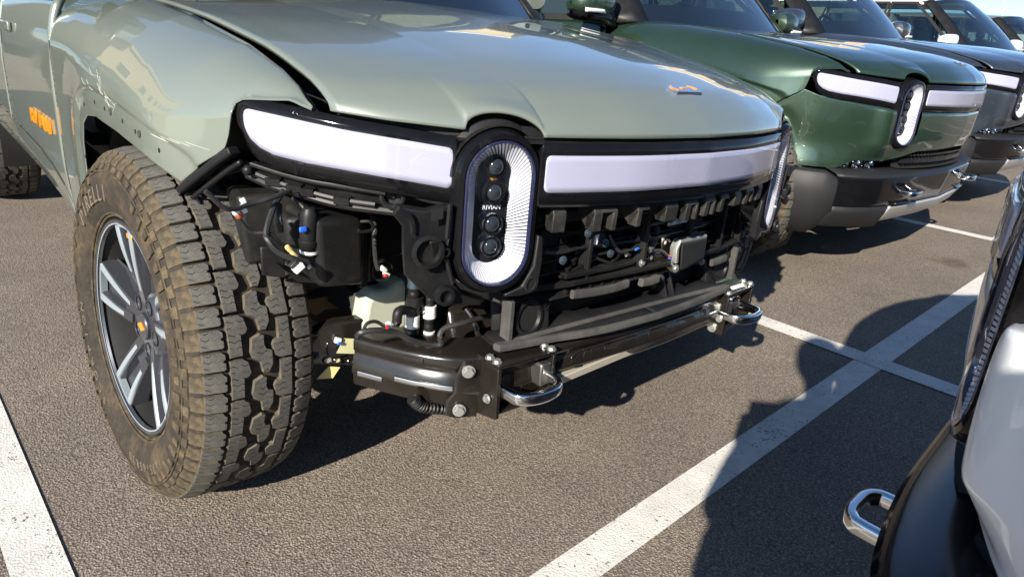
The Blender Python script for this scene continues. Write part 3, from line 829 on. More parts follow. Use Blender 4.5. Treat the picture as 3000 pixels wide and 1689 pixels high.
def sidewall_detail():
    b = MB(); ramp_ = MB()
    # raised circular ribs and ladder lugs of the sidewall
    for r, x, h in ((.372, .1455, .0022), (.276, .1305, .003), (.2705, .1255, .003)):
        th = np.linspace(0, 2*np.pi, 96, endpoint=False)
        b.tube(np.stack([np.full(96, x-.0005), r*np.cos(th), r*np.sin(th)], 1), h, 6, closed=True, up=(1, 0, 0))
    for i in range(PITCH):
        a = (i+.5)*2*math.pi/PITCH
        if 1.15 < a < 2.0 or 4.2 < a < 5.1: continue
        c, s_ = math.cos(a), math.sin(a)
        def p(r, t, x): return (x, r*c-t*s_, r*s_+t*c)
        r0, r1 = (.336, .369) if i % 2 else (.348, .369)
        b.hexa([p(r0, -.010, .140), p(r0, .007, .140), p(r1, .013, .138), p(r1, -.010, .138), p(r0+.003, -.008, .1518), p(r0+.003, .006, .1518), p(r1, .012, .1495), p(r1, -.009, .1495)])
    for i in range(PITCH):
        a = i*2*math.pi/PITCH
        c, s_ = math.cos(a), math.sin(a)
        def p(r, t, x): return (x, r*c-t*s_, r*s_+t*c)
        r0, r1 = (.376, .392) if i % 2 else (.376, .388)
        b.hexa([p(r0, -.013, .134), p(r0, .013, .134), p(r1, .014, .128), p(r1, -.014, .128), p(r0+.002, -.011, .1465), p(r0+.002, .011, .1465), p(r1, .013, .1405), p(r1, -.013, .1405)])
    return b
SIDE = sidewall_detail()
def ring_text(b, txt, a0, rad, size, x, span, depth=.0012, flip=False):
    """letters around the sidewall; a0 = centre angle from +Y towards +Z seen from outside"""
    n = len(txt)
    for i, ch in enumerate(txt):
        if ch == ' ': continue
        v, f = text_geo(ch, size, depth)
        a = a0+(i-(n-1)/2)*span*(1 if flip else -1)
        up = np.array([0, math.cos(a), math.sin(a)])*(-1 if flip else 1); right = np.cross(up, (1, 0, 0))
        # seen from +X the reading direction is right
        ctr = np.array([x, rad*math.cos(a), rad*math.sin(a)])
        b.add(ctr+v[:, :1]*right+v[:, 1:2]*up+v[:, 2:]*np.array([1, 0, 0]), f)
TTXT = []
for txt, a_, r_, s_, sp in (('PIRELLI', 118, .322, .056, 6.6), ('SCORPION', 212, .322, .036, 6.8), ('275/65R20', 290, .335, .032, 4.5)):
    b_ = MB(); ring_text(b_, txt, R(a_), r_, s_, .1475, R(sp)); TTXT.append(b_)

def rim_geo():
    dark, mach, hub, barrel = MB(), MB(), MB(), MB()
    # barrel and lip
    barrel.lathe([(.256, .118), (.250, .108), (.240, .075), (.232, .02), (.228, -.06), (.245, -.10)], ax=(1, 0, 0), n=72)
    dark.lathe([(.262, .113), (.262, .126), (.258, .1285), (.252, .126), (.247, .117)], ax=(1, 0, 0), n=72)
    dark.lathe([(.098, .070), (.090, .083), (.080, .0895), (.050, .0905), (.034, .0905)], ax=(1, 0, 0), n=40)
    dark.lathe([(.098, .070), (.085, .02)], ax=(1, 0, 0), n=40)
    def p(r, t, a, x): return np.array([x, r*math.cos(a)-t*math.sin(a), r*math.sin(a)+t*math.cos(a)])
    mach.lathe([(.2530, .1262), (.2490, .1255)], ax=(1, 0, 0), n=72)
    for k in range(5):
        a = R(97)+k*2*math.pi/5
        def arm(bm, r0, r1, c0, c1, w0, w1, x0, x1, th, n=8, bow=.004):
            P = []
            for t in np.linspace(0, 1, n):
                r = r0+(r1-r0)*t; c = c0+(c1-c0)*t; w_ = w0+(w1-w0)*t; x = x0+(x1-x0)*t+bow*math.sin(t*math.pi)
                P.append([p(r, c-w_*1.5, a, x-th), p(r, c-w_, a, x), p(r, c+w_, a, x), p(r, c+w_*1.5, a, x-th)])
            bm.grid(P, closed_v=True)
            for e in (P[0], P[-1]): bm.add(e, [(0, 1, 2, 3)])
        # two ribs of the split spoke with machined tops; the leading one runs on to the hub
        arm(dark, .040, .252, -.004, -.046, .0150, .0140, .088, .1175, .034)
        arm(dark, .095, .252, .036, .046, .013, .0140, .090, .1175, .034)
        arm(mach, .085, .2535, -.0125, -.0465, .0055, .0075, .0965, .1205, .006)
        arm(mach, .130, .2535, .0385, .0465, .0055, .0075, .0995, .1205, .006)
        # machined bridge at the lip
        tt = np.linspace(-.052, .052, 7)
        br = [p(math.sqrt(.2535**2-t*t), t, a, .1205) for t in tt]; bi = [p(math.sqrt(.2535**2-t*t)-.011, t*.97, a, .1195) for t in tt]
        bo = [q-np.array([.016, 0, 0]) for q in br]; bj = [q-np.array([.016, 0, 0]) for q in bi]
        mach.grid([bo, br, bi, bj])
        # sloping floor of the pocket between the ribs
        dark.grid([[p(.085, t*.55, a, .080) for t in (-.04, 0, .04)], [p(.125, t*.8, a, .0955) for t in (-.04, 0, .04)], [p(.148, t*.9, a, .086) for t in (-.044, 0, .044)], [p(.246, t, a, .100) for t in (-.046, 0, .046)]])
        # flanks that fall away from the ribs into the open windows
        for sg_ in (-1, 1):
            dark.grid([[p(r, sg_*(.036+.012*(r-.09)/.16)*k_, a, x) for r, x in ((.080, .080), (.120, .082), (.19, .088), (.248, .100))] for k_, x in ((1.0, 0),)]+[[p(r, sg_*w_, a, x) for r, w_, x in ((.080, .042, .056), (.120, .050, .060), (.19, .060, .070), (.248, .068, .084))]])
        b2 = a+math.pi/5
        hole = p(.062, 0, b2, .0905)
        hub.lathe([(.0175, .001), (.0175, -.03), (0, -.03)], hole, (1, 0, 0), 14)
        hub.lathe([(.009, -.026), (.009, -.008), (0, -.008)], hole, (1, 0, 0), 6)
        dark.lathe([(.0185, .0005), (.020, .0025), (.0185, .003), (.0175, .001)], hole, (1, 0, 0), 16)
    return dark, mach, hub, barrel
RIMG = rim_geo()
def make_wheel(parent, loc, right=True, st=0.0, camber=0.0, detail=False):
    wroot = empty('wheel', parent, loc); wroot.scale = (WK, WK, WK)
    ax = Vector((math.sin(st)*math.cos(camber), -math.cos(st)*math.cos(camber), math.sin(camber)))
    fw = Vector((math.cos(st), math.sin(st), 0))
    if not right: ax = Vector((-math.sin(st), math.cos(st), 0))
    up = fw.cross(ax); up = up if up.z > 0 else -up
    # local X -> outward axis, local Z -> up, local Y completes
    yv = up.cross(ax)
    wroot.rotation_euler = Matrix(((ax.x, yv.x, up.x), (ax.y, yv.y, up.y), (ax.z, yv.z, up.z))).to_euler()
    t = CARC.build('tyre', 'tyre_rubber', wroot)
    SIDE.build('sidewall_ribs', 'shoulder_rubber', wroot, kind='stuff', angle=30)
    if detail:
        for b_ in TTXT: b_.build('tyre_lettering', 'tyre_letter', wroot, smooth=False, kind='stuff')
    dark, mach, hub, barrel = RIMG
    barrel.build('rim_barrel', 'matte_black', wroot)
    dark.build('rim', 'rim_dark', wroot, angle=30, bevel=.002, seg=1)
    mach.build('rim_facing', 'rim_machined', wroot, angle=30)
    hub.build('lug_hole', 'gloss_black', wroot)
    c = MB().lathe([(.034, .088), (.034, .097), (.031, .100), (0, .100)], ax=(1, 0, 0), n=24).build('hub_cap', 'rim_dark', wroot)
    MB().prism([(.1002, .024, 0), (.1002, 0, .012), (.1002, -.024, 0), (.1002, 0, -.012)], (.002, 0, 0)).build('hub_emblem', 'amber', wroot, smooth=False)
    MB().lathe([(.185, -.03), (.185, 0), (.07, 0), (.07, .03), (0, .03)], ax=(1, 0, 0), n=40).build('brake_disc', 'disc_steel', wroot)
    MB().box((.01, .155, .03), (.10, .07, .20)).build('brake_caliper', 'caliper', wroot, bevel=.012)
    if detail:
        a = R(90)
        MB().lathe([(0, .0015), (.008, .001), (.008, 0)], (.1105, -.075, .208), (1, 0, 0), 16).build('balance_dot', 'cyan_dot', wroot)
        MB().box((.1165, .010, .228), (.003, .036, .012)).build('rim_tag', 'amber', wroot, bevel=.002)
    join = MB()
    for row in TREAD:
        for i in range(COUNT[row]):
            ang = i*2*math.pi/COUNT[row]+SHIFT[row]/RT
            if detail:
                o = bpy.data.objects.new('tread_block', BLOCK[row]); C.objects.link(o); o.parent = wroot
                o.rotation_euler = (-ang, 0, 0)
            else:
                b = tread_block(row); m3 = np.array(Euler((-ang, 0, 0)).to_matrix())
                o_ = len(join.v)
                join.add(np.array(b.v) @ m3.T, b.f, b.uv); join.mi[-len(b.f):] = b.mi
    if not detail:
        key = 'tread_join'
        if key not in bpy.data.meshes: join.mesh(key, ['tread_rubber', 'block_side', 'shoulder_rubber'], angle=30)
        o = bpy.data.objects.new('tread_blocks', bpy.data.meshes[key]); C.objects.link(o); o.parent = wroot; o['kind'] = 'stuff'
    return wroot

# ------------------------------------------------------------------ complete front bumper of the undamaged vehicles
def strip(s0, s1, zs, offs, n=60):
    """wrapped sheet: columns along s, rows through (z, off); zs and offs may be functions of s"""
    ss = np.linspace(s0, s1, n)
    Z = np.array([[z(s) if callable(z) else z for z in zs] for s in ss]); O = np.array([[o(s) if callable(o) else o for o in offs] for s in ss])
    return FS(ss[:, None]*np.ones(Z.shape[1]), Z, O)
BPL = np.array([(.700, 0), (.690, .14), (.678, .30), (.662, .47), (.632, .63), (.600, .72), (.552, .80), (.485, .862)])
_bh = cr(BPL, 120); _bc = np.concatenate([_bh[::-1][:-1]*[1, -1], _bh])
def bsheet(rows, y0=-.862, y1=.862, n=90):
    """sheet along the bumper's own curve; rows of (z, offset along x and towards the middle)"""
    ys = np.linspace(y0, y1, n); xs = np.interp(ys, _bc[:, 1], _bc[:, 0])
    return np.stack([np.stack([xs+o, ys*(1+o*.55), np.full_like(ys, z)], 1) for z, o in rows], 1)
BCL = cr(np.array([(.492, .858), (.455, .895), (.39, .938), (.31, .968), (.235, .985)]), 30)
def bumper(root, paint_):
    sa = s_of_x(.150)                              # outer end at the wheel arch
    bt = lambda s: float(bar_tab(BAR_B, abs(s)))-.026 if abs(plan(s)[1]) < .86 else float(np.interp(abs(s), [S3-.03, s_of_x(.262), s_of_x(.242), s_of_x(.194), sa], [.828, .850, .833, .802, .770]))
    low = lambda s: float(np.interp(abs(s), [0, .40, .50, .60, .78, .86, s_of_x(.27), s_of_x(.22), sa], [.600, .590, .565, .545, .545, .505, .505, .66, .735]))
    rows = [bt, lambda s: bt(s)-.012, lambda s: (bt(s)*2+low(s))/3, lambda s: (bt(s)+low(s)*2)/3, lambda s: low(s)+.012, low, low]
    fa = strip(-sa, sa, rows, [lambda s: float(np.interp(abs(s), [S3-.08, S3-.03], [-.012, -.001])), .0, .001, -.004, lambda s: float(np.interp(abs(s), [.6, .95], [-.020, .012])), lambda s: float(np.interp(abs(s), [.6, .95], [-.028, .002])), -.07], 240)
    fa = np.swapaxes(cr(np.swapaxes(fa, 0, 1), 49), 0, 1)
    ya_ = np.abs(fa[..., 1]); k_ = .034*np.exp(-((ya_-.640)/.050)**2)*np.clip((.815-fa[..., 2])/.03, 0, 1)*np.clip((fa[..., 2]-.56)/.06, 0, 1)
    fa[..., 0] += k_*.8; fa[..., 1] += k_*.6*np.sign(fa[..., 1])   # the skin swells to meet the lamp bezel
    fb = MB().grid(fa)                                       # openings for the two lamps
    V_ = np.array(fb.v)
    def inside(f):
        c = V_[list(f)].mean(0); a = (abs(c[1])-LC[1])/math.cos(LTH); z = abs(c[2]-LC[2])
        return c[0] > .45 and math.hypot(a, max(0, z-.073)) < .080
    keep = [i for i, f in enumerate(fb.f) if not inside(f)]
    fb.f = [fb.f[i] for i in keep]; fb.mi = [fb.mi[i] for i in keep]
    fa = fb.build('front_fascia', paint_, root, angle=50)
    for sg in (-1, 1):
        M = np.array([1, sg, 1])
        # grey lower corner
        G = []
        for x, y in BCL:
            k = (y-.858)/.127
            zt = .468+.029*min(1, k*3); zb = .235-.06*min(1, k*2.5)
            G.append([(x-.03, y-.04, zt+.004), (x-.006, y-.006, zt), (x, y, zt-.010), (x+.004, y+.003, zt*.7+zb*.3), (x-.004, y-.006, zt*.35+zb*.65), (x-.05, y-.05, zb+.01), (x-.10, y-.12, zb)])
        MB().grid(np.array(G)*M).build('corner_cladding', 'grey_cladding', root, angle=60, solid=.01)
        G = []
        for t in np.linspace(0, 1, 14):                       # runs on below the beam towards the skid plate
            y = .862-.30*t; x = float(np.interp(y, _bh[:, 1], _bh[:, 0]))
            G.append([(x-.012, y, .335), (x-.02, y-.005, .30), (x-.06, y-.02, .235-.015*t), (x-.14, y-.06, .21-.01*t)])
        MB().grid(np.array(G)*M).build('corner_cladding', 'grey_cladding', root, angle=60, solid=.01)
        # air deflector flap behind it
        MB().hexa(np.array([(.20, .60, .03), (.20, .86, .03), (.185, .86, .03), (.185, .60, .03), (.24, .60, .19), (.24, .88, .19), (.22, .88, .19), (.22, .60, .19)])*M).build('air_flap', 'matte_black', root, bevel=.01)
        # fog lamp
        hs = MB().grid(strip(.60, .86, [.545, .545, .490, .490], [-.030, -.08, -.08, -.028], 16)*M).build('fog_lamp', 'chrome', root, solid=.004)
        b = MB()
        for k, s in enumerate((.64, .715, .79)):
            p = FS(s, .518, -.084)*M; q = FS(s, .518, -.03)*M
            b.lathe([(.002, .0), (.010, .004), (.017, .014), (.0195, .024)], p, q-p, 16)
            b.box(FS(s+.037, .518, -.06)*M, (.012, .012, .04))
        b.build('fog_reflector', 'bright_chrome', hs)
        MB().grid(strip(.612, .850, [.542, .518, .493], [-.030, -.026, -.028], 14)*M).build('fog_cover', 'lens_glass', hs)
        # tow hook with its recess
        MB().grid(np.stack([np.stack([np.interp(ys, _bc[:, 1], _bc[:, 0])+o, ys, np.full(12, z)], 1) for ys in [np.linspace(.36, .55, 12)] for z, o in ((.455, .002), (.448, -.05), (.348, -.05), (.342, .002))], 1)*M).build('hook_recess', 'gloss_black', root, solid=.003)
        lp = [(.60, .398), (.690, .399), (.710, .406), (.718, .424), (.718, .450), (.716, .476), (.708, .493), (.688, .501), (.60, .502)]
        P = cr(np.array([(x, y, .402) for x, y in lp]), 44)*M
        MB().sweep(P, round_rect(-.009, .009, -.013, .013, .006, 3)).build('tow_hook', 'chrome', root, angle=60)
        # parking sensors
        for y, z in ((.74, .415), (.24, .420)):
            x_ = float(np.interp(y, _bh[:, 1], _bh[:, 0])); p = np.array([x_-.0085, y, z])*M; q = p+np.array([.1, .05*sg*y, 0])
            MB().lathe([(.011, 0), (.013, .001), (.0105, .0015), (.0100, .0005), (0, .0005)], p, q-p, 20).build('parking_sensor', 'black_plastic', root)
    # grille mesh
    gr = MB().grid(strip(-.50, .50, [.605, .60, .512, .508], [-.04, -.07, -.07, -.03], 40)).build('lower_grille', 'matte_black', root)
    for r in range(2):
        for i in range(30):
            s = -.46+.0317*i+(.0158 if r else 0); z = .578-.034*r
            b = MB().hexa([FS(s-.015, z-.015, -.066), FS(s+.015, z-.012, -.066), FS(s+.012, z+.015, -.066), FS(s-.012, z+.015, -.066), FS(s-.012, z-.012, -.034), FS(s+.004, z-.012, -.042), FS(s+.004, z+.006, -.052), FS(s-.012, z+.002, -.044)])
            b.build('grille_tooth', 'black_plastic', gr, smooth=False)
    # shelf and gloss beam
    MB().grid(bsheet([(.508, -.10), (.503, -.055), (.492, -.012), (.480, .0)], n=70)).build('bumper_shelf', 'grey_cladding', root, angle=50, solid=.006)
    MB().grid(bsheet([(.480, .0), (.472, .006), (.458, .002), (.350, -.010), (.338, -.018), (.333, -.08)], n=90)).build('bumper_beam', 'gloss_black', root, angle=50)
    MB().grid(bsheet([(.336, -.014), (.327, -.008), (.268, -.040), (.228, -.10), (.205, -.22)], -.56, .56, 50)).build('skid_plate', 'silver_plate', root, angle=50, solid=.006)
    MB().grid(bsheet([(.338, -.05), (.25, -.09), (.19, -.22)], -.70, .70, 50)).build('valance', 'grey_cladding', root, angle=50)
    return fa
def claddings(root):
    for sg in (-1, 1):
        # flare round the front arch
        ap = cr(np.array([(-.560, .44), (-.560, .56)]+[p for p in ARCH_L if -.556 < p[0] < -.10]), 90); xs, zs = ap[:, 0], ap[:, 1]
        nrm = np.stack([-np.gradient(zs), np.gradient(xs)], 1); nrm /= np.linalg.norm(nrm, axis=1, keepdims=True)
        G = []
        for x, z, nx, nz in zip(xs, zs, nrm[:, 0], nrm[:, 1]):
            yb = float(yplan(x))
            G.append([(x-nx*.004, (yb-.02)*sg, z-nz*.004), (x-nx*.004, (yb+.032)*sg, z-nz*.004), (x+nx*.02, (yb+.036)*sg, z+nz*.02), (x+nx*.06, (yb+.026)*sg, z+nz*.06), (x+nx*.066, (yb+.008)*sg, z+nz*.066)])
        MB().grid(G).build('wheel_flare', 'grey_cladding', root, angle=50)
        a = np.radians(np.linspace(-5, 185, 50)); G = []
        for t in a:
            c, s_ = -math.cos(t), math.sin(t)
            G.append([(-3.39+c*r*1.0, y*sg, .41+s_*r*.78) for r, y in ((.545, .95), (.545, 1.014), (.57, 1.018), (.62, 1.008), (.625, .985))])
        MB().grid(G).build('wheel_flare', 'grey_cladding', root, angle=50)
        MB().grid([[(x, y*sg, z) for y, z in ((.985, .60), (1.0, .58), (1.004, .46), (.97, .39), (.80, .385))] for x in np.linspace(-.62, -2.9, 12)]).build('rocker_cladding', 'grey_cladding', root, angle=50)

def vehicle(name, paint_, roof_paint=None, suv=False, lift=0.0):
    root = empty(name)
    roof_paint = roof_paint or paint_
    light_bars(root)
    for sg in (-1, 1):
        headlamp(root, sg, False); fender(root, sg, paint_); side_panels(root, sg, paint_)
    hd = hood(root, paint_); hood_emblem(hd, 'emblem_silver')
    cab(root, paint_, roof_paint, suv); underbody_block(root); bumper(root, paint_); claddings(root)
    MB().box((.17, 0, .66), (.55, 1.35, .44)).build('bay_light_block', 'matte_black', root, smooth=False)  # solid black box added under the hood to stop light in the gaps
    for x in (-.068, -3.386):
        for right in (True, False):
            make_wheel(root, (x, -.87 if right else .87, .412-lift), right)
    return root
def pose(o, loc, yaw, roll=0.0, pitch=0.0):
    o.location = loc; o.rotation_euler = (roll, pitch, yaw)

# ------------------------------------------------------------------ ground
def sheet(name, pts, mat, dz=0.0):
    return MB().add([(x, y, gh(x, y)+dz) for x, y in pts], [tuple(range(len(pts)))]).build(name, mat, smooth=False)
g = sheet('ground', [(-160, -160), (160, -160), (160, 160), (-160, 160)], 'asphalt')
g['kind'] = 'structure'
YAW = 0.02536; LW = .100
def lot(u, v): c, s = math.cos(YAW), math.sin(YAW); return (c*u-s*v, s*u+c*v)
X2, Y1, PW = (0.7446, -1.2956, 2.5858)
def line(u0, u1, v0, v1, dz=.004):
    o = sheet('parking_line', [lot(u0, v0), lot(u1, v0), lot(u1, v1), lot(u0, v1)], 'line_paint', dz); o['kind'] = 'structure'
line(X2, X2+LW, -14, 30, .002)
for k in range(-3, 9):
    v = Y1+k*PW
    line(X2-5.4, X2+5.5, v-LW/2, v+LW/2, .004)

# ------------------------------------------------------------------ the truck without its bumper
truck = empty('pickup_truck')
tag(truck, 'sage green pickup truck with its front bumper removed, bare metal beam and wiring exposed', 'pickup truck')
light_bars(truck)
for sg in (-1, 1):
    headlamp(truck, sg, True)
    fender(truck, sg, 'sage_paint', holes=True)
    side_panels(truck, sg, 'sage_paint', badge=True)
hd = hood(truck, 'sage_paint', lift=1.0); hood_emblem(hd, 'amber')
# seal strip in the open gap beside the hood
for sg in (-1, 1):
    xs = np.linspace(-.85, .405, 40)
    MB().tube([(x, .797*sg, float(lerp_tab(x, SHUT))-.016) for x in xs], .0055, 6).build('hood_seal', 'dusty_plastic', truck)
# black trim between hood edge and light bar
MB().grid(strip(-S2-.25, S2+.25, [.902, .906, .909, .930], [-.002, -.010, -.030, -.036], 90)).build('hood_trim', 'black_plastic', truck, angle=50)
MB().tube([FS(s, .9095, -.022) for s in np.linspace(-S2-.2, S2+.2, 80)], .0045, 6).build('trim_seal', 'dusty_plastic', truck)
for sg in (-1, 1):
    A = stadium(.190, .332)[:33]; B = stadium(.212, .352)[:33]
    MB().grid(np.stack([lw(A, -.012), lw(A, -.03), lw(B, -.034), lw(B, -.06)])*[1, sg, 1]).build('lamp_hood_trim', 'black_plastic', truck, angle=50)
cab(truck, 'sage_paint', 'sage_paint', False, .062, True)
underbody_block(truck)
make_wheel(truck, (-.0685, -.917, .3846), True, .059, .040, detail=True)
make_wheel(truck, (-.0685, .89, .443), False, .059)
make_wheel(truck, (-3.386, -.905, .402), True)
make_wheel(truck, (-3.386, .905, .461), False)

def part(b, name, mat, **k):
    parent = k.pop('parent', truck)
    return b.build(name, mat, parent, **k)

# solid black boxes added to stop light; black sheet behind the light bar
part(MB().box((-.02, 0, .62), (.80, 1.10, .50)).box((.06, -.58, .70), (.30, .10, .30)).box((.06, .58, .70), (.30, .10, .30)), 'bay_light_block', 'matte_black', smooth=False)
part(MB().grid(strip(-S3, S3, [.80, .92], [-.09, -.09], 60)), 'bay_wall', 'matte_black')
# carrier rails under the light bar, both sides
r1 = [(0.298, -0.878, 0.825), (0.344, -0.843, 0.814), (0.395, -0.806, 0.807), (0.441, -0.762, 0.803), (0.484, -0.719, 0.799), (0.494, -0.707, 0.797)]
r1b = [(0.514, -0.675, 0.803), (0.531, -0.648, 0.789), (0.558, -0.605, 0.782)]
r2 = [(0.279, -0.877, 0.809), (0.323, -0.848, 0.796), (0.364, -0.818, 0.787), (0.424, -0.768, 0.776), (0.475, -0.717, 0.772)]
r3 = [(0.264, -0.873, 0.798), (0.315, -0.845, 0.784), (0.356, -0.815, 0.777), (0.416, -0.764, 0.764), (0.492, -0.68, 0.758)]
for sg in (1, -1):
    M = np.array([1, sg, 1])
    cb = MB()
    cb.sweep(cr(np.array(r1)*M, 30), round_rect(-.014, .006, -.004, .004, .002, 2))
    cb.sweep(cr(np.array(r1b)*M, 12), round_rect(-.014, .006, -.004, .004, .002, 2))
    cb.tube(cr(np.array(r2)*M, 30), .0065, 8); cb.tube(cr(np.array(r3)*M, 30), .0085, 8)
    G = np.stack([cr(np.array(r1)*M, 24)-[.018, 0, 0], cr(np.array(r3)*M, 24)-[.014, 0, 0]])
    cb.grid(G)
    for k in (6, 11, 13, 18):
        p = cr(np.array(r2)*M, 24)[k]; cb.box(p, (.016, .030, .014), (0, R(10), R(-50*sg)))
    cb.sphere(np.array((0.292, -0.883, 0.812))*M, .011, 10)
    part(cb, 'lamp_carrier', 'black_plastic')
    # ear with screw recess
    e = MB().lathe([(.022, -.02), (.024, .004), (.020, .006), (.016, .003), (.014, -.012), (.005, -.012), (.004, -.006), (0, -.006)], np.array((0.494, -0.692, 0.789))*M, (.75, -.6*sg, .1), 20)
    part(e, 'screw_boss', 'black_plastic')
    # bracket from fender to carrier
    br = MB()
    q = [np.array(p)*M for p in [(0.277, -0.894, 0.848), (0.225, -0.913, 0.814), (0.146, -0.942, 0.757), (0.112, -0.949, 0.729)]]
    br.sweep(cr(np.array(q), 20), round_rect(-.022, .004, -.008, .008, .003, 2))
    q2 = [p+np.array([.012, 0, -.020]) for p in q]
    br.tube(cr(np.array(q2), 20), .006, 6)
    br.hexa([np.array(p)*M for p in [(0.049, -0.935, 0.722), (0.109, -0.923, 0.726), (0.126, -0.919, 0.712), (0.066, -0.931, 0.699), (0.112, -0.953, 0.737), (0.165, -0.94, 0.74), (0.177, -0.935, 0.725), (0.128, -0.949, 0.715)]])
    br.hexa([np.array(p)*M for p in [(0.155, -0.89, 0.793), (0.212, -0.869, 0.816), (0.229, -0.863, 0.799), (0.153, -0.89, 0.772), (0.213, -0.909, 0.805), (0.267, -0.889, 0.827), (0.283, -0.883, 0.81), (0.211, -0.91, 0.785)]])
    part(br, 'fender_bracket', 'black_plastic', bevel=.002, seg=1)

# lamp mount plates
pl = [(0.565, -0.727, 0.788), (0.572, -0.672, 0.776), (0.585, -0.617, 0.788), (0.58, -0.608, 0.733), (0.58, -0.618, 0.68), (0.585, -0.614, 0.64), (0.59, -0.59, 0.607), (0.592, -0.531, 0.58), (0.588, -0.58, 0.582), (0.582, -0.626, 0.587), (0.572, -0.66, 0.607), (0.566, -0.691, 0.641), (0.562, -0.707, 0.658), (0.56, -0.711, 0.704), (0.56, -0.712, 0.75), (0.556, -0.73, 0.772)]
for sg in (1, -1):
    M = np.array([1, sg, 1])
    m = MB().prism(np.array(pl)*M, np.array([-.030, .018*sg, 0]))
    mp = part(m, 'lamp_mount', 'black_plastic', bevel=.003)
    # raised ribs along the inner edge and the half-round scoop
    rb = MB().tube(cr(np.array([(0.57, -0.729, 0.787), (0.57, -0.7, 0.767), (0.568, -0.692, 0.733), (0.57, -0.676, 0.722), (0.571, -0.664, 0.701), (0.572, -0.654, 0.68)])*M, 26), .006, 6)
    rb.tube(np.array([(0.592, -0.631, 0.791), (0.588, -0.631, 0.725), (0.588, -0.631, 0.685), (0.592, -0.616, 0.635)])*M, .005, 6)
    part(rb, 'mount_rib', 'black_plastic', parent=mp)
    c = np.array((0.578, -0.671, 0.704))*M
    sc_ = MB(); G = []
    for t in np.linspace(-.9, 1.9, 16):
        G.append([c+np.array([.001, 0, 0])+np.array([0, .055*math.cos(t)*sg, .055*math.sin(t)-.01])*k+np.array([.018*math.sin(k*math.pi), 0, 0]) for k in (.45, .7, 1.0)])
    part(MB().lathe([(.030, .004), (.032, .014), (.024, .016), (.020, .004), (.006, .002), (0, .002)], c, (1, -.25*sg, .05), 24), 'mount_boss', 'dusty_plastic', parent=mp)
    part(MB().hexa(np.array([(0.575, -0.664, 0.722), (0.578, -0.637, 0.721), (0.578, -0.636, 0.694), (0.576, -0.651, 0.674), (0.6, -0.68, 0.729), (0.6, -0.653, 0.728), (0.59, -0.644, 0.698), (0.582, -0.653, 0.674)])*M), 'mount_block', 'dusty_plastic', parent=mp, bevel=.004)
    # open notch near the top of the plate
    part(MB().hexa(np.array([(0.586, -0.668, 0.785), (0.59, -0.645, 0.786), (0.59, -0.644, 0.766), (0.586, -0.667, 0.761), (0.588, -0.67, 0.786), (0.592, -0.646, 0.787), (0.592, -0.645, 0.766), (0.588, -0.669, 0.761)])*M), 'mount_notch', 'seam_black', parent=mp, smooth=False)
    for p, r in (((0.592, -0.632, 0.612), .013), ((0.59, -0.635, 0.7), .006)):
        part(MB().lathe([(r*1.5, -.01), (r*1.5, .005), (r, .006), (r*.8, -.004), (0, -.004)], np.array(p)*M, (1, -.2*sg, 0), 16), 'mount_screw', 'black_plastic', parent=mp)
    # inner ear with a round hole
    ear = [(0.64, -0.443, 0.722), (0.64, -0.43, 0.717), (0.64, -0.425, 0.669), (0.64, -0.43, 0.609), (0.636, -0.441, 0.598), (0.628, -0.467, 0.593), (0.618, -0.499, 0.593), (0.618, -0.5, 0.6), (0.628, -0.464, 0.613), (0.638, -0.446, 0.657)]
    e = part(MB().prism(np.array(ear)*M, np.array([-.022, 0, 0])), 'lamp_mount_ear', 'black_plastic', bevel=.003)
    part(MB().lathe([(.017, .001), (.017, .004), (.013, .005), (.0125, .0015), (0, .0015)], np.array((0.634, -0.45, 0.619))*M, (1, 0, 0), 20), 'ear_hole', 'seam_black', parent=e)

# air ducts and washer parts in the corner behind the wheel opening
def slab(name, mat, front, back, bevel=.008, parent=None, **k):
    return part(MB().hexa(list(map(tuple, back))+list(map(tuple, front))), name, mat, bevel=bevel, parent=parent or truck, **k)
fr = np.array([(0.42, -0.812, 0.742), (0.42, -0.708, 0.731), (0.42, -0.702, 0.591), (0.42, -0.804, 0.6)])[::-1]
slab('duct_box', 'dusty_plastic', fr, fr+[-.20, .0, .0], bevel=.014, seg=3)
fr = np.array([(0.27, -0.9, 0.761), (0.3, -0.765, 0.76), (0.3, -0.768, 0.651), (0.27, -0.887, 0.61)])[::-1]
slab('air_duct', 'dusty_plastic', fr, fr+[-.16, .03, .0], bevel=.012, seg=3)
fr = np.array([(0.34, -0.832, 0.725), (0.36, -0.781, 0.732), (0.36, -0.782, 0.669), (0.34, -0.832, 0.663)])[::-1]
slab('duct_box', 'black_plastic', fr, fr+[-.10, .0, .0], bevel=.010)
fr = np.array([(0.315, -0.875, 0.666), (0.325, -0.83, 0.665), (0.325, -0.83, 0.598), (0.315, -0.874, 0.607)])[::-1]
slab('duct_tab', 'dusty_plastic', fr, fr+[-.006, 0, 0], bevel=.004)
fr = np.array([(0.37, -0.821, 0.677), (0.38, -0.794, 0.683), (0.38, -0.795, 0.627), (0.37, -0.819, 0.649)])[::-1]
slab('duct_tab', 'black_plastic', fr, fr+[-.008, 0, 0], bevel=.004)
fr = np.array([(0.37, -0.852, 0.63), (0.38, -0.8, 0.608), (0.38, -0.793, 0.597), (0.37, -0.826, 0.602)])[::-1]
slab('duct_tab', 'dusty_plastic', fr, fr+[-.05, 0, .005], bevel=.003)
fr = np.array([(0.38, -0.689, 0.713), (0.38, -0.679, 0.713), (0.38, -0.675, 0.572), (0.38, -0.693, 0.567)])[::-1]
slab('duct_flange', 'dusty_plastic', fr, fr+[-.02, 0, 0], bevel=.003)
fr = np.array([(0.32, -0.636, 0.708), (0.32, -0.554, 0.692), (0.32, -0.546, 0.562), (0.32, -0.639, 0.553)])[::-1]
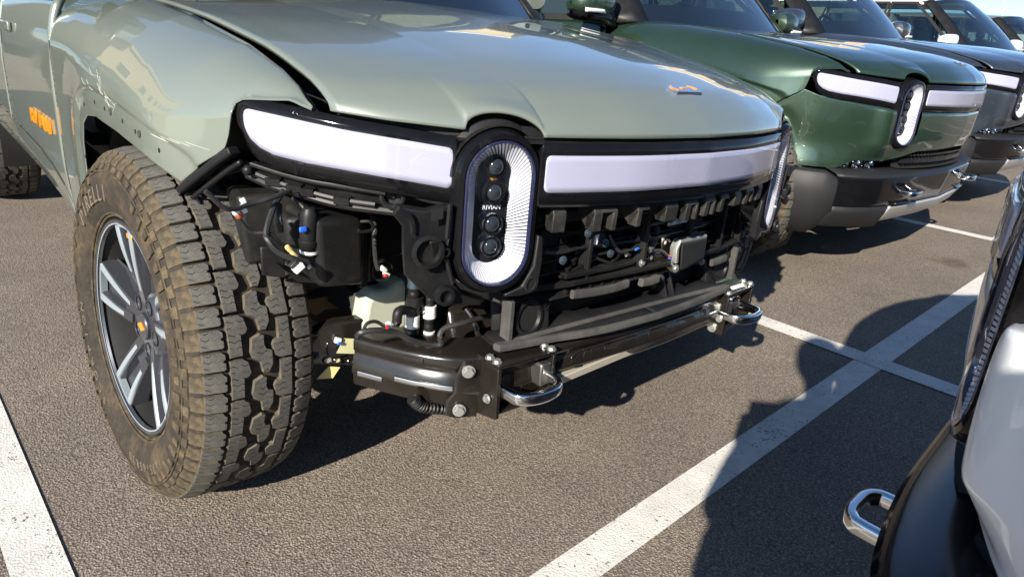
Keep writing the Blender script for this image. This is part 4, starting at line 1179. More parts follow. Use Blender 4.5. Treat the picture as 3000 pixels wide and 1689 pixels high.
slab('inner_panel', 'black_plastic', fr, fr+[-.02, 0, 0], bevel=.004)
part(MB().prism(np.array([(0.24, -0.755, 0.763), (0.26, -0.631, 0.724), (0.26, -0.515, 0.689), (0.26, -0.511, 0.538), (0.22, -0.744, 0.523)]), (-.03, .02, 0)), 'liner_panel', 'matte_black')
# sensor with blue clip
p = np.array((0.4, -0.815, 0.717))
sn = part(MB().lathe([(.004, .045), (.011, .042), (.013, .038), (.017, .030), (.017, -.020), (.019, -.022), (.019, -.030), (.016, -.034), (.016, -.055), (0, -.055)], p, (0.1, 0, 1), 20), 'level_sensor', 'black_plastic')
part(MB().box((0.418, -0.835, 0.723), (.006, .014, .010)), 'sensor_clip', 'blue_plastic', parent=sn, bevel=.002)
part(MB().lathe([(.0185, -.003), (.0185, .003)], p+[0, 0, -.042], (.1, 0, 1), 20), 'sensor_band', 'white_plastic', parent=sn)
def cable(name, pts, r, mat='cable_black', n=26, parent=None):
    return part(MB().tube(np.array(pts), r, 7, smooth=n), name, mat, parent=parent or truck)
cable('wiring', [(0.42, -1.004, 0.808), (0.42, -0.97, 0.775), (0.4, -0.925, 0.774), (0.4, -0.882, 0.783), (0.38, -0.84, 0.788)], .0045)
cable('wiring', [(0.4, -0.944, 0.751), (0.4, -0.924, 0.724), (0.41, -0.895, 0.72), (0.41, -0.87, 0.694), (0.41, -0.857, 0.676)], .0035)
cable('wiring', [(0.36, -0.845, 0.784), (0.39, -0.878, 0.761), (0.41, -0.901, 0.724), (0.42, -0.902, 0.711), (0.43, -0.889, 0.69), (0.44, -0.858, 0.672), (0.43, -0.831, 0.648)], .0055)
cable('wiring', [(0.37, -0.858, 0.761), (0.39, -0.867, 0.741), (0.39, -0.866, 0.715)], .006)
cable('wiring', [(0.37, -0.833, 0.772), (0.38, -0.821, 0.76), (0.39, -0.814, 0.749)], .0035)
cable('wiring', [(0.36, -0.668, 0.742), (0.41, -0.679, 0.712), (0.42, -0.686, 0.687), (0.42, -0.682, 0.643), (0.42, -0.675, 0.62)], .005)
cable('wiring', [(0.43, -0.723, 0.729), (0.44, -0.707, 0.729), (0.44, -0.701, 0.714), (0.44, -0.721, 0.711), (0.44, -0.733, 0.715)], .0035, 'dusty_plastic')
cable('wiring', [(0.36, -0.659, 0.623), (0.36, -0.621, 0.625), (0.36, -0.578, 0.625)], .003, 'dusty_plastic')
def plug(c, size, mat, rot=(0, 0, 0), bevel=.002): return part(MB().box(c, tuple(.72*q for q in size), rot), 'connector', mat, bevel=bevel)
plug((0.445, -0.858, 0.66), (.020, .030, .016), 'white_plastic', (R(35), 0, 0))
plug((0.44, -0.865, 0.666), (.018, .022, .014), 'cable_black', (R(40), 0, 0))
plug((0.44, -0.835, 0.656), (.010, .010, .008), 'white_plastic', (R(35), 0, 0))
plug((0.42, -0.862, 0.688), (.012, .014, .034), 'yellow_tape', (R(40), 0, 0), .005)
plug((0.425, -0.856, 0.678), (.012, .014, .026), 'yellow_tape', (R(50), 0, 0), .005)
plug((0.4, -0.944, 0.757), (.016, .020, .022), 'copper', (R(30), 0, 0), .006)
plug((0.4, -0.949, 0.763), (.014, .016, .014), 'white_plastic', (R(20), 0, 0))
plug((0.4, -0.935, 0.768), (.010, .012, .024), 'sticker_white', (R(20), 0, 0))
plug((0.4, -0.935, 0.781), (.006, .014, .016), 'white_plastic', (R(30), 0, 0))
plug((0.42, -0.664, 0.62), (.016, .028, .016), 'white_plastic', (R(-35), 0, 0), .004)
plug((0.42, -0.656, 0.608), (.014, .020, .010), 'white_plastic', (R(-25), 0, 0))
plug((0.425, -0.662, 0.607), (.010, .012, .010), 'red_plastic', (R(-25), 0, 0), .002)
part(MB().lathe([(.024, 0), (.024, .012), (.019, .012), (.019, 0)], (0.39, -0.652, 0.608), (1, -.2, 0), 20), 'fog_plug_ring', 'black_plastic')

# washer tank, hoses, frame pieces
tk = [(-.06, -.055), (-.058, -.02), (-.05, .030), (-.03, .050), (.0, .046), (.02, .058), (.05, .066), (.060, .04), (.060, -.06), (.0, -.07)]
c = np.array((0.33, -0.591, 0.485))
part(MB().prism([c+[0, a*1.15, b*1.0] for a, b in tk], (-.06, 0, 0)), 'washer_tank', 'pale_tank', bevel=.014, seg=3)
def hose(top, bot, r, segs):
    top, bot = np.array(top), np.array(bot); ax = bot-top; L = np.linalg.norm(ax); prof = []
    for k in range(segs):
        h = L*k/segs; d = L/segs; prof += [(r*.9, h), (r, h+d*.2), (r, h+d*.6), (r*.9, h+d*.8)]
    return part(MB().lathe(prof, top, ax, 16), 'coolant_hose', 'black_plastic')
h1 = hose((0.4, -0.572, 0.563), (0.4, -0.574, 0.428), .014, 9)
h2 = hose((0.41, -0.535, 0.547), (0.41, -0.536, 0.418), .012, 8)
def band(top, bot, r, mat, parent):
    top, bot = np.array(top), np.array(bot); return part(MB().lathe([(r*.7, 0), (r, .001), (r, np.linalg.norm(bot-top)-.001), (r*.7, np.linalg.norm(bot-top))], top, bot-top, 16), 'hose_tape', mat, parent=parent)
band((0.4, -0.575, 0.493), (0.4, -0.574, 0.463), .0165, 'white_plastic', h1)
band((0.4, -0.574, 0.591), (0.4, -0.573, 0.557), .015, 'bolt_blue', h1)
band((0.41, -0.536, 0.512), (0.41, -0.535, 0.482), .0155, 'white_plastic', h2)
band((0.41, -0.535, 0.45), (0.41, -0.536, 0.435), .0140, 'white_plastic', h2)
part(MB().lathe([(.016, 0), (.019, .002), (.019, .022), (.016, .024)], (0.4, -0.569, 0.537), (0, 0, -1), 20).lathe([(.021, .028), (.021, .034)], (0.4, -0.569, 0.537), (0, 0, -1), 20), 'hose_coupler', 'black_plastic', parent=h1)
part(MB().tube([(0.41, -0.584, 0.504), (0.42, -0.609, 0.518), (0.425, -0.628, 0.518), (0.425, -0.631, 0.495)], .011, 10, smooth=16), 'hose_elbow', 'black_plastic')
plug((0.428, -0.63, 0.51), (.020, .022, .028), 'white_plastic', (0, 0, 0), .006)
plug((0.43, -0.634, 0.495), (.018, .018, .018), 'cable_black', (0, 0, 0), .004)
plug((0.46, -0.535, 0.541), (.012, .040, .014), 'white_plastic', (0, 0, 0), .004)
cable('wiring', [(0.46, -0.514, 0.537), (0.48, -0.494, 0.542), (0.49, -0.479, 0.546)], .0055)
cable('wiring', [(0.44, -0.735, 0.493), (0.45, -0.729, 0.505), (0.46, -0.696, 0.505), (0.46, -0.655, 0.49), (0.47, -0.618, 0.466), (0.48, -0.581, 0.453), (0.49, -0.559, 0.453), (0.49, -0.564, 0.473), (0.49, -0.549, 0.489), (0.5, -0.506, 0.496), (0.5, -0.449, 0.497), (0.5, -0.406, 0.494)], .0062, n=70)
cable('wiring', [(0.45, -0.728, 0.505), (0.45, -0.718, 0.521), (0.45, -0.698, 0.521), (0.45, -0.678, 0.507), (0.45, -0.665, 0.499)], .0038)
cable('wiring', [(0.51, -0.437, 0.501), (0.51, -0.434, 0.517), (0.51, -0.429, 0.536)], .004)
plug((0.455, -0.67, 0.509), (.014, .014, .020), 'sticker_white', (R(15), 0, 0))
plug((0.463, -0.679, 0.51), (.006, .007, .014), 'red_plastic', (R(15), 0, 0), .001)
plug((0.52, -0.431, 0.548), (.012, .010, .010), 'copper')
plug((0.52, -0.425, 0.513), (.014, .022, .024), 'cable_black')
# rusty block and strut behind the wheel
fr = np.array([(0.12, -0.696, 0.455), (0.12, -0.64, 0.455), (0.12, -0.643, 0.42), (0.12, -0.668, 0.409)])[::-1]
slab('mounting_block', 'rusty_block', fr, fr+[-.05, .0, 0], bevel=.002)
fr = np.array([(0.12, -0.64, 0.455), (0.1, -0.549, 0.444), (0.1, -0.549, 0.401), (0.12, -0.643, 0.42)])[::-1]
slab('mounting_block', 'rusty_block', fr, fr+[-.05, .0, 0], bevel=.002)
fr = np.array([(0.24, -0.631, 0.501), (0.24, -0.608, 0.496), (0.24, -0.604, 0.435), (0.24, -0.636, 0.438)])[::-1]
slab('frame_horn', 'foam_grey', fr, fr+[-.3, .0, 0], bevel=.006)
fr = np.array([(0.4, -0.479, 0.487), (0.44, -0.368, 0.497), (0.46, -0.353, 0.39), (0.44, -0.483, 0.405)])[::-1]
slab('frame_rail', 'metal_black', fr, fr+[-.35, .0, 0], bevel=.012, seg=3)
part(MB().tube([(0.43, -0.447, 0.492), (0.45, -0.441, 0.472), (0.47, -0.439, 0.436)], .006, 8, smooth=14), 'frame_weld', 'metal_black')

# side arm with holes, tape and connector
arm = [(0.3, -0.815, 0.43), (0.3, -0.811, 0.405), (0.3, -0.795, 0.386), (0.3, -0.656, 0.345), (0.31, -0.62, 0.358), (0.33, -0.63, 0.456), (0.33, -0.637, 0.474), (0.32, -0.672, 0.471), (0.31, -0.713, 0.47), (0.31, -0.737, 0.465), (0.3, -0.78, 0.443)]
ar = part(MB().prism(np.array(arm)[::-1], (-.035, .004, 0)), 'side_arm', 'metal_black', bevel=.006, seg=3)
def hole(c, ry, rz, parent, ax=(1, 0, 0), mat='seam_black', tilt=0.0, rim=.004):
    c = np.array(c); th = np.linspace(0, 2*np.pi, 24, endpoint=False); G = []
    for k, h in ((1+rim/ry, .0005), (1+rim/ry*.5, .003), (1, .001), (.001, .0006)):
        y = ry*k*np.sign(np.cos(th))*np.abs(np.cos(th))**.8; z = rz*k*np.sign(np.sin(th))*np.abs(np.sin(th))**.8
        G.append(c+np.stack([np.full(24, h), y*math.cos(tilt)-z*math.sin(tilt), y*math.sin(tilt)+z*math.cos(tilt)], 1))
    b = MB().grid(G[:3], closed_v=True, mi=0); b.grid(G[2:], closed_v=True, mi=1)
    return part(b, 'bore', ['metal_black', mat], parent=parent)
hole((0.304, -0.763, 0.422), .014, .026, ar)
hole((0.308, -0.704, 0.412), .032, .024, ar)
hole((0.304, -0.794, 0.417), .009, .011, ar, mat='disc_steel')
hole((0.304, -0.731, 0.381), .008, .006, ar, mat='steel_plate')
hole((0.304, -0.708, 0.375), .006, .005, ar, mat='pale_tape')
hole((0.304, -0.675, 0.364), .005, .004, ar)
part(MB().add([tuple(p) for p in [(0.316, -0.697, 0.432), (0.318, -0.671, 0.425), (0.318, -0.671, 0.388), (0.316, -0.716, 0.4)]], [(0, 1, 2, 3)]), 'masking_tape', 'pale_tape', solid=.001, smooth=False)
part(MB().add([tuple(p) for p in [(0.3, -0.727, 0.363), (0.31, -0.704, 0.359), (0.3, -0.717, 0.331), (0.28, -0.747, 0.328)]], [(0, 1, 2, 3)]), 'masking_tape', 'yellow_tape', solid=.001, smooth=False)
plug((0.318, -0.713, 0.431), (.012, .022, .018), 'sticker_white', (R(-20), 0, 0))
plug((0.322, -0.712, 0.425), (.008, .014, .010), 'blue_plastic', (R(-20), 0, 0))

# ------------------------------------------------------------------ aluminium beam across the front, tow hook brackets
BZ0, BZ1 = .322, .445
bp = np.array([(.630, 0), (.628, .12), (.616, .30), (.602, .40), (.580, .49), (.548, .555), (.495, .605), (.42, .650), (.345, .690)])
path = np.concatenate([bp[::-1]*[1, -1], bp[1:]]); path = cr(path, 90)
P3 = np.c_[path, np.zeros(len(path))]
def beam_strip(prof):
    T, A, B = frames(P3); # A points outwards
    sgn = 1 if A[len(A)//2][0] > 0 else -1
    k = np.interp(np.abs(P3[:, 1]), [.30, .42], [.77, 1.0])[:, None]
    return np.stack([P3+A*sgn*o+np.array([0, 0, .4445])-np.array([0, 0, .4445-z])*k for z, o in prof], 1)
prof = [(.4445, -.10), (.4445, -.012), (.440, -.003), (.434, 0), (.415, 0), (.411, -.004), (.403, -.004), (.399, 0), (.380, .002), (.371, .006), (.362, .006), (.354, .001), (.336, 0), (.327, -.004), (.322, -.012), (.322, -.09)]
bm_ = part(MB().grid(beam_strip(prof)), 'crash_beam', 'metal_black', angle=60)
part(MB().grid(beam_strip([(.4445, -.10), (.322, -.09)])), 'beam_back', 'metal_black', parent=bm_)
# bright ribs on the beam end and weld seam
T_, A_, B_ = frames(P3); sgn_ = 1 if A_[45][0] > 0 else -1
def beam_pt(i, z, o): return P3[i]+A_[i]*sgn_*o+np.array([0, 0, z])
for (i0, i1, z, ends) in ((1, 6, .362, 0), (7, 17, .372, 0)):
    part(MB().sweep([beam_pt(i, z, .004) for i in range(i0, i1)], round_rect(-.004, .004, -.0065, .0065, .003, 2)), 'beam_rib', 'chrome', parent=bm_)
part(MB().sweep([beam_pt(i, .425, .0005) for i in range(8, 12)], round_rect(-.0015, .003, -.006, .006, .0014, 2)), 'beam_slot', 'metal_black', parent=bm_, bevel=.001)
# slots pressed into the middle of the beam
for y0, y1, z in ((-.235, -.215, 0.398), (-.17, -.05, 0.404), (.0, .075, 0.402), (.115, .205, 0.402), (.25, .27, 0.402)):
    yc, L = (y0+y1)/2, (y1-y0)/2
    x = float(np.interp(abs(yc), bp[:, 1], bp[:, 0]))
    hole((x+.0006, yc, z), L, .010, bm_, rim=.005)
part(MB().tube([(float(np.interp(abs(y), bp[:, 1], bp[:, 0]))+.003, y, z) for y, z in [(-.24, .372), (-.27, .378), (-.275, .405), (-.25, .416), (-.20, .416), (.10, .418), (.22, .416)]], .0028, 6, smooth=60), 'beam_bead', 'metal_black', parent=bm_)
fr = np.array([(0.634, -0.334, 0.368), (0.628, 0.057, 0.383), (0.628, 0.062, 0.362), (0.634, -0.331, 0.35)])[::-1]
slab('lower_plate', 'steel_plate', fr, fr+[-.05, 0, 0], bevel=.002)

for sg in (-1, 1):
    M = np.array([1, sg, 1])
    bk = MB()
    # top plate, outer and inner cheek plates, base plate
    bk.hexa(np.array([(.555, .350, .438), (.560, .515, .438), (.628, .510, .436), (.640, .350, .436), (.555, .350, .448), (.560, .515, .448), (.628, .510, .446), (.640, .350, .446)])*M)
    bk.hexa(np.array([(.565, .502, .305), (.565, .512, .305), (.630, .510, .318), (.630, .500, .318), (.562, .502, .437), (.562, .512, .437), (.628, .510, .435), (.628, .500, .435)])*M)
    bk.hexa(np.array([(.575, .352, .318), (.575, .360, .318), (.640, .360, .318), (.640, .352, .318), (.575, .352, .437), (.575, .360, .437), (.640, .360, .435), (.640, .352, .435)])*M)
    bk.hexa(np.array([(.56, .36, .324), (.56, .50, .322), (.622, .50, .322), (.630, .36, .326), (.56, .36, .330), (.56, .50, .328), (.622, .50, .328), (.630, .36, .332)])*M)
    bo = part(bk, 'hook_bracket', 'metal_black', bevel=.002)
    # stepped flange against the beam on the outer side
    fl = [(.548, .575, .308), (.560, .560, .306), (.572, .513, .300), (.572, .513, .437), (.562, .545, .437), (.556, .560, .400), (.556, .560, .365), (.548, .575, .345)]
    part(MB().prism(np.array(fl)*M, (-.006, .004*sg, 0)), 'bracket_flange', 'metal_black', parent=bo, bevel=.0015)
    part(MB().box(np.array([.590, .43, .385])*M, (.02, .13, .10)), 'bracket_core', 'metal_black', parent=bo)
    part(MB().lathe([(.016, .001), (.018, .003), (.014, .002), (0, .0015)], np.array([.6, .465, .385])*M, (1, 0, 0), 20), 'bore', 'seam_black', parent=bo)
    for c, ax, r in (((.566, .540, .415), (.85, .5, 0), .011), ((.562, .556, .325), (.85, .5, 0), .011), ((.602, .5125, .358), (0, 1, 0), .008), ((.616, .505, .447), (0, 0, 1), .008), ((.592, .505, .4475), (0, 0, 1), .008), ((.631, .360, .447), (0, 0, 1), .008), ((.607, .360, .4475), (0, 0, 1), .008), ((.605, .3515, .40), (0, -1, 0), .011), ((.605, .3515, .335), (0, -1, 0), .011), ((.622, .3515, .368), (0, -1, 0), .008)):
        part(MB().bolt(np.array(c)*M, np.array(ax)*M, r, r*.95), 'bracket_bolt', 'bolt_zinc', parent=bo)
    hk = cr(np.array([(.592, .490, .380), (.644, .490, .380), (.670, .484, .380), (.684, .460, .379), (.688, .425, .378), (.684, .390, .379), (.670, .368, .380), (.644, .361, .381), (.592, .361, .382)]), 60)*M
    part(MB().sweep(hk, round_rect(-.0095, .0095, -.0135, .0135, .0065, 3)), 'tow_hook', 'chrome', angle=60)
    part(MB().box(np.array([.612, .375, .392])*M, (.05, .032, .055)), 'hook_block', 'disc_steel', bevel=.005)
part(MB().box((.612, .435, .4495), (.02, .07, .001)), 'bracket_sticker', 'sticker_white', smooth=False)

# ------------------------------------------------------------------ radiator duct, shelf and lip between the hooks
lp = np.array([(.583, .449, .466), (.615, .33, .466), (.640, .20, .466), (.652, 0, .466)])
lpf = cr(np.concatenate([lp[::-1]*[1, -1, 1], lp[1:]])[::-1], 50)
part(MB().sweep(lpf, round_rect(-.006, .008, -.010, .006, .003, 2)), 'duct_lip', 'foam_grey')
fl_ = np.stack([lpf+[-.004, 0, -.002], lpf*[0, 1, 0]+[.53, 0, .470]], 1)
dk = part(MB().grid(fl_), 'duct_floor', 'black_plastic', solid=.008)
part(MB().add([(.528, -.45, .46), (.528, .45, .46), (.512, .45, .575), (.512, -.45, .575)], [(0, 1, 2, 3)]), 'duct_back', 'matte_black', solid=.01)
for sg in (-1, 1):
    M = np.array([1, sg, 1])
    fr = np.array([(.572, .435, .462), (.580, .318, .464), (.566, .315, .552), (.560, .432, .560)])*M
    bx = slab('duct_end_box', 'black_plastic', fr, fr+[-.06, 0, 0], bevel=.005)
    part(MB().lathe([(.040, 0), (.042, .006), (.034, .007), (.030, .002), (.028, -.006), (.004, -.006), (0, -.004)], np.array([.571, .385, .508])*M, (1, 0, .1), 28), 'duct_port', 'black_plastic', parent=bx)
    part(MB().lathe([(.029, 0), (0, 0)], np.array([.5725, .385, .508])*M, (1, 0, .1), 24), 'port_shade', 'seam_black', parent=bx)
    part(MB().lathe([(.014, 0), (.014, .002), (.011, .002), (.011, 0)], np.array([.572, .335, .530])*M, (1, 0, .1), 18).bolt(np.array([.572, .335, .530])*M, (1, 0, .1), .005, .004), 'port_screw', 'black_plastic', parent=bx)
    part(MB().box(np.array([.572, .446, .512])*M, (.03, .012, .10)), 'duct_edge', 'foam_grey', parent=bx, bevel=.002)
for y in (.105, .135):
    part(MB().hexa([(.53, y-.004, .47), (.53, y+.004, .47), (.600, y+.004, .468), (.600, y-.004, .468), (.53, y-.004, .555), (.53, y+.004, .555), (.560, y+.004, .556), (.560, y-.004, .556)]), 'duct_divider', 'black_plastic', bevel=.001)
part(MB().box((.526, -.10, .515), (.010, .34, .055)), 'duct_vane', 'black_plastic', bevel=.004)
part(MB().box((.526, .25, .515), (.010, .20, .055)), 'duct_vane', 'black_plastic', bevel=.004)
# ribbed deflector above the duct
df = part(MB().hexa([(.49, -.36, .556), (.49, .30, .560), (.605, .22, .552), (.605, -.35, .552), (.49, -.30, .585), (.49, .30, .590), (.600, .20, .558), (.600, -.34, .558)]), 'deflector', 'dusty_plastic', bevel=.002)
for k in range(12):
    y = -.29+k*.041
    part(MB().hexa([(.53, y, .568), (.53, y+.006, .568), (.603, y-.008, .556), (.603, y-.014, .556), (.53, y, .582), (.53, y+.006, .582), (.603, y-.008, .566), (.603, y-.014, .566)]), 'deflector_rib', 'dusty_plastic', parent=df, smooth=False)
part(MB().sweep([(0.612, -0.292, 0.559), (0.614, -0.22, 0.553), (0.614, -0.147, 0.55), (0.612, -0.097, 0.552)], round_rect(-.006, .006, -.010, .010, .004, 2), smooth=14), 'foam_strip', 'foam_grey', parent=df)
part(MB().sweep([(0.612, -0.043, 0.545), (0.612, -0.004, 0.542), (0.61, 0.026, 0.544)], round_rect(-.008, .008, -.010, .010, .004, 2)), 'foam_strip', 'foam_grey', parent=df)
part(MB().prism([(0.6, 0.01, 0.548), (0.6, 0.051, 0.553), (0.6, 0.078, 0.535), (0.6, 0.066, 0.524), (0.6, 0.028, 0.53)], (-.01, 0, 0)), 'foam_pad', 'foam_grey', parent=df, bevel=.003)
part(MB().hexa([(0.585, 0.304, 0.546), (0.56, 0.507, 0.553), (0.56, 0.517, 0.535), (0.585, 0.354, 0.527), (0.56, 0.332, 0.551), (0.53, 0.548, 0.548), (0.53, 0.559, 0.536), (0.56, 0.384, 0.525)]), 'deflector_end', 'dusty_plastic', bevel=.002)
part(MB().sweep([(0.6, 0.289, 0.543), (0.6, 0.325, 0.544), (0.6, 0.359, 0.547)], round_rect(-.006, .006, -.010, .010, .004, 2)), 'foam_strip', 'foam_grey', parent=df)
# lower shutter panel with tubes and braces
part(MB().grid(strip(-.50, .50, [.79, .72, .58], [-.12, -.15, -.17], 40)), 'shutter_panel', 'matte_black')
for (z0, o, r) in ((.728, -.10, .007), (.690, -.115, .006), (.655, -.11, .0055)):
    part(MB().tube([FS(s, z0, o) for s in np.linspace(-.43, .46, 40)], r, 8), 'shutter_bar', 'black_plastic')
for k in range(9):
    y = -.42+k*.105
    part(MB().box((.555, y, .67), (.04, .008, .15)), 'shutter_post', 'black_plastic', bevel=.001)
for a, b in [((0.6, -0.306, 0.615), (0.57, -0.234, 0.642)), ((0.58, -0.257, 0.648), (0.6, -0.155, 0.608)), ((0.6, -0.155, 0.608), (0.58, -0.085, 0.628)), ((0.605, -0.331, 0.605), (0.605, -0.085, 0.607)), ((0.59, -0.201, 0.626), (0.6, -0.304, 0.604)), ((0.59, 0.259, 0.609), (0.56, 0.425, 0.596)), ((0.56, 0.425, 0.596), (0.55, 0.535, 0.549)), ((0.59, 0.252, 0.58), (0.57, 0.401, 0.591))]:
    part(MB().sweep([a, b], [(-.004, -.003), (.004, -.003), (.004, .003), (-.004, .003)]), 'cross_brace', 'dusty_plastic')
part(MB().tube([(0.6, -0.385, 0.668), (0.6, -0.334, 0.66), (0.6, -0.281, 0.662), (0.6, -0.247, 0.662)], .005, 8, smooth=14), 'shutter_tube', 'dusty_plastic')
part(MB().sweep([(0.605, -0.32, 0.606), (0.605, -0.243, 0.604), (0.605, -0.159, 0.602), (0.6, -0.077, 0.602)], round_rect(-.01, .01, -.006, .006, .003, 2), smooth=16), 'shutter_sill', 'dusty_plastic')
# louvres and frame of the active shutter
for bi, (y0, y1) in enumerate(((-.43, -.25), (-.235, -.06), (-.045, .13), (.145, .30), (.315, .44))):
    for r in range(5):
        z = .595+.029*r; yc = (y0+y1)/2; x = float(np.interp(abs(yc), [0, .3, .45], [.585, .57, .545]))
        part(MB().box((x, yc, z), (.030, (y1-y0)-.012, .006), (0, R(-38), R(0))), 'shutter_louvre', 'dusty_plastic', bevel=.0015)
    part(MB().box((float(np.interp(abs(y1), [0, .3, .45], [.600, .585, .560])), y1+.0075, .665), (.045, .011, .175)), 'shutter_frame', 'black_plastic', bevel=.002)
part(MB().sweep([(float(np.interp(abs(y), [0, .3, .47], [.612, .597, .565])), y, .742) for y in np.linspace(-.45, .46, 24)], round_rect(-.012, .012, -.010, .010, .003, 2)), 'shutter_frame', 'black_plastic')
part(MB().sweep([(float(np.interp(abs(y), [0, .3, .47], [.612, .597, .565])), y, .582) for y in np.linspace(-.45, .46, 24)], round_rect(-.010, .010, -.007, .007, .003, 2)), 'shutter_frame', 'dusty_plastic')
# slot tabs: the row of clips that carried the bumper cover
def clip(c0, c1, hang, notch):
    """c0, c1: s range; a hollow hook-shaped clip under the light bar"""
    zt = float(bar_tab(BAR_B, (c0+c1)/2))-.034
    h = hang
    b = MB()
    f = lambda s, z, o: FS(s, z, o)
    d0, d1 = -.075, -.012
    b.hexa([f(c0, zt-.014, d0), f(c1, zt-.014, d0), f(c1, zt-.014, d1), f(c0, zt-.014, d1), f(c0, zt, d0), f(c1, zt, d0), f(c1, zt-.002, d1-.006), f(c0, zt-.002, d1-.006)])
    w_ = (c1-c0)
    legs = [(c0, c0+w_*.38)] if notch == 'L' else [(c0, c1)] if notch == '' else [(c0, c0+w_*.36), (c1-w_*.20, c1)]
    for a, e in legs:
        b.hexa([f(a, zt-h, d1-.030), f(e, zt-h, d1-.030), f(e, zt-h, d1-.002), f(a, zt-h, d1-.002), f(a, zt-.013, d1-.030), f(e, zt-.013, d1-.030), f(e, zt-.013, d1), f(a, zt-.013, d1)])
    b.add([f(c0, zt, d0), f(c0, zt-.014, d1), f(c0, zt-h, d1-.02), f(c0, zt-h*.5, d0)], [(0, 1, 2, 3)])
    part(b, 'bumper_clip', 'clip_plastic', bevel=.0018, seg=2)
for y0, y1, h, nt in ((-.415, -.385, .052, ''), (-.318, -.258, .054, 'U'), (-.200, -.163, .050, 'L'), (-.108, -.066, .046, ''), (-.035, .012, .050, 'U'), (.045, .092, .048, 'U'), (.118, .158, .046, 'L'), (.190, .228, .040, ''), (.262, .322, .044, 'U'), (.362, .40, .048, '')):
    clip(float(s_of_y(y0)), float(s_of_y(y1)), h, nt)
# modules: camera box, radar, labelled control box
cmx = part(MB().hexa([(0.56, -0.198, 0.64), (0.56, -0.136, 0.637), (0.56, -0.136, 0.672), (0.56, -0.182, 0.684), (0.6, -0.246, 0.657), (0.6, -0.19, 0.655), (0.6, -0.188, 0.685), (0.6, -0.233, 0.697)]), 'sensor_module', 'grey_cladding', bevel=.003)
part(MB().add([tuple(p) for p in [(0.602, -0.23, 0.664), (0.602, -0.216, 0.663), (0.601, -0.211, 0.686), (0.602, -0.225, 0.686)]], [(0, 1, 2, 3)]), 'module_sticker', 'sticker_white', parent=cmx, solid=.0006, smooth=False)
rd_ = part(MB().hexa([(0.618, 0.109, 0.55), (0.618, 0.215, 0.567), (0.618, 0.212, 0.629), (0.618, 0.094, 0.627), (0.64, 0.078, 0.565), (0.64, 0.179, 0.583), (0.64, 0.177, 0.64), (0.64, 0.064, 0.638)]), 'radar_unit', 'matte_black', bevel=.006, seg=3)
part(MB().sweep([np.array(p)+[-.012, 0, 0] for p in [(0.635, 0.183, 0.641), (0.635, 0.069, 0.64), (0.635, 0.062, 0.624), (0.635, 0.068, 0.586), (0.635, 0.058, 0.574), (0.635, 0.076, 0.561)]], round_rect(-.012, .012, -.006, .006, .004, 2)), 'radar_housing', 'bolt_zinc', parent=rd_)
part(MB().bolt((0.64, 0.055, 0.575), (1, 0, 0), .008, .006), 'radar_screw', 'bolt_zinc', parent=rd_)
rb_ = part(MB().hexa([(0.59, 0.053, 0.599), (0.59, 0.242, 0.611), (0.59, 0.242, 0.639), (0.59, 0.042, 0.646), (0.6, 0.039, 0.601), (0.6, 0.227, 0.613), (0.6, 0.226, 0.645), (0.6, 0.029, 0.652)]), 'radar_bracket', 'metal_black', bevel=.002)
fr = np.array([(0.6, -0.02, 0.616), (0.6, 0.052, 0.608), (0.6, 0.127, 0.548), (0.6, -0.019, 0.582)])[::-1]
slab('radar_bracket', 'metal_black', fr, fr+[-.01, 0, 0], bevel=.002)
for p in [(0.602, 0.047, 0.633), (0.606, -0.007, 0.602), (0.606, 0.039, 0.575), (0.602, 0.066, 0.637)]:
    part(MB().lathe([(.005, 0), (.005, .001), (0, .001)], p, (1, 0, 0), 12), 'bracket_hole', 'bolt_zinc', parent=rb_)
bx = part(MB().hexa([(0.56, 0.113, 0.654), (0.56, 0.208, 0.656), (0.56, 0.209, 0.681), (0.56, 0.112, 0.68), (0.6, 0.051, 0.668), (0.6, 0.15, 0.669), (0.6, 0.155, 0.694), (0.6, 0.051, 0.694)]), 'control_box', 'matte_black', bevel=.003)
lbp = [np.array(p) for p in [(0.602, 0.045, 0.677), (0.602, 0.131, 0.679), (0.602, 0.133, 0.694), (0.602, 0.05, 0.694)]]
lb = part(MB().add(lbp, [(0, 1, 2, 3)]), 'box_label', 'sticker_white', parent=bx, solid=.0006, smooth=False)
pr = MB()
for k, (u0, u1) in enumerate(((.35, .62), (.40, .75), (.40, .66))):
    v_ = .76-.24*k
    q = lambda u, v: tuple(np.array((lbp[0]*(1-u)+lbp[1]*u)*(1-v)+(lbp[3]*(1-u)+lbp[2]*u)*v)+[.0008, 0, 0])
    pr.add([q(u0, v_-.05), q(u1, v_-.05), q(u1, v_+.05), q(u0, v_+.05)], [(0, 1, 2, 3)])
for k in range(7):
    v_ = .12+.12*k; pr.add([q(.05, v_), q(.22, v_), q(.22, v_+.05), q(.05, v_+.05)], [(0, 1, 2, 3)])
part(pr, 'label_print', 'sticker_print', parent=lb, smooth=False)
fr = np.array([(0.57, 0.114, 0.636), (0.57, 0.215, 0.637), (0.57, 0.227, 0.651), (0.57, 0.118, 0.652)])[::-1]
slab('control_box', 'black_plastic', fr, fr+[-.03, 0, 0], bevel=.003)
fr = np.array([(0.56, 0.287, 0.612), (0.55, 0.465, 0.607), (0.55, 0.463, 0.641), (0.56, 0.276, 0.648)])[::-1]
slab('shutter_plate', 'black_plastic', fr, fr+[-.02, 0, 0], bevel=.003)
fr = np.array([(0.575, -0.363, 0.672), (0.575, -0.288, 0.664), (0.575, -0.29, 0.694), (0.575, -0.366, 0.706)])[::-1]
slab('shutter_plate', 'black_plastic', fr, fr+[-.02, 0, 0], bevel=.003)
fr = np.array([(0.575, -0.125, 0.666), (0.575, -0.034, 0.664), (0.575, -0.033, 0.688), (0.575, -0.128, 0.695)])[::-1]
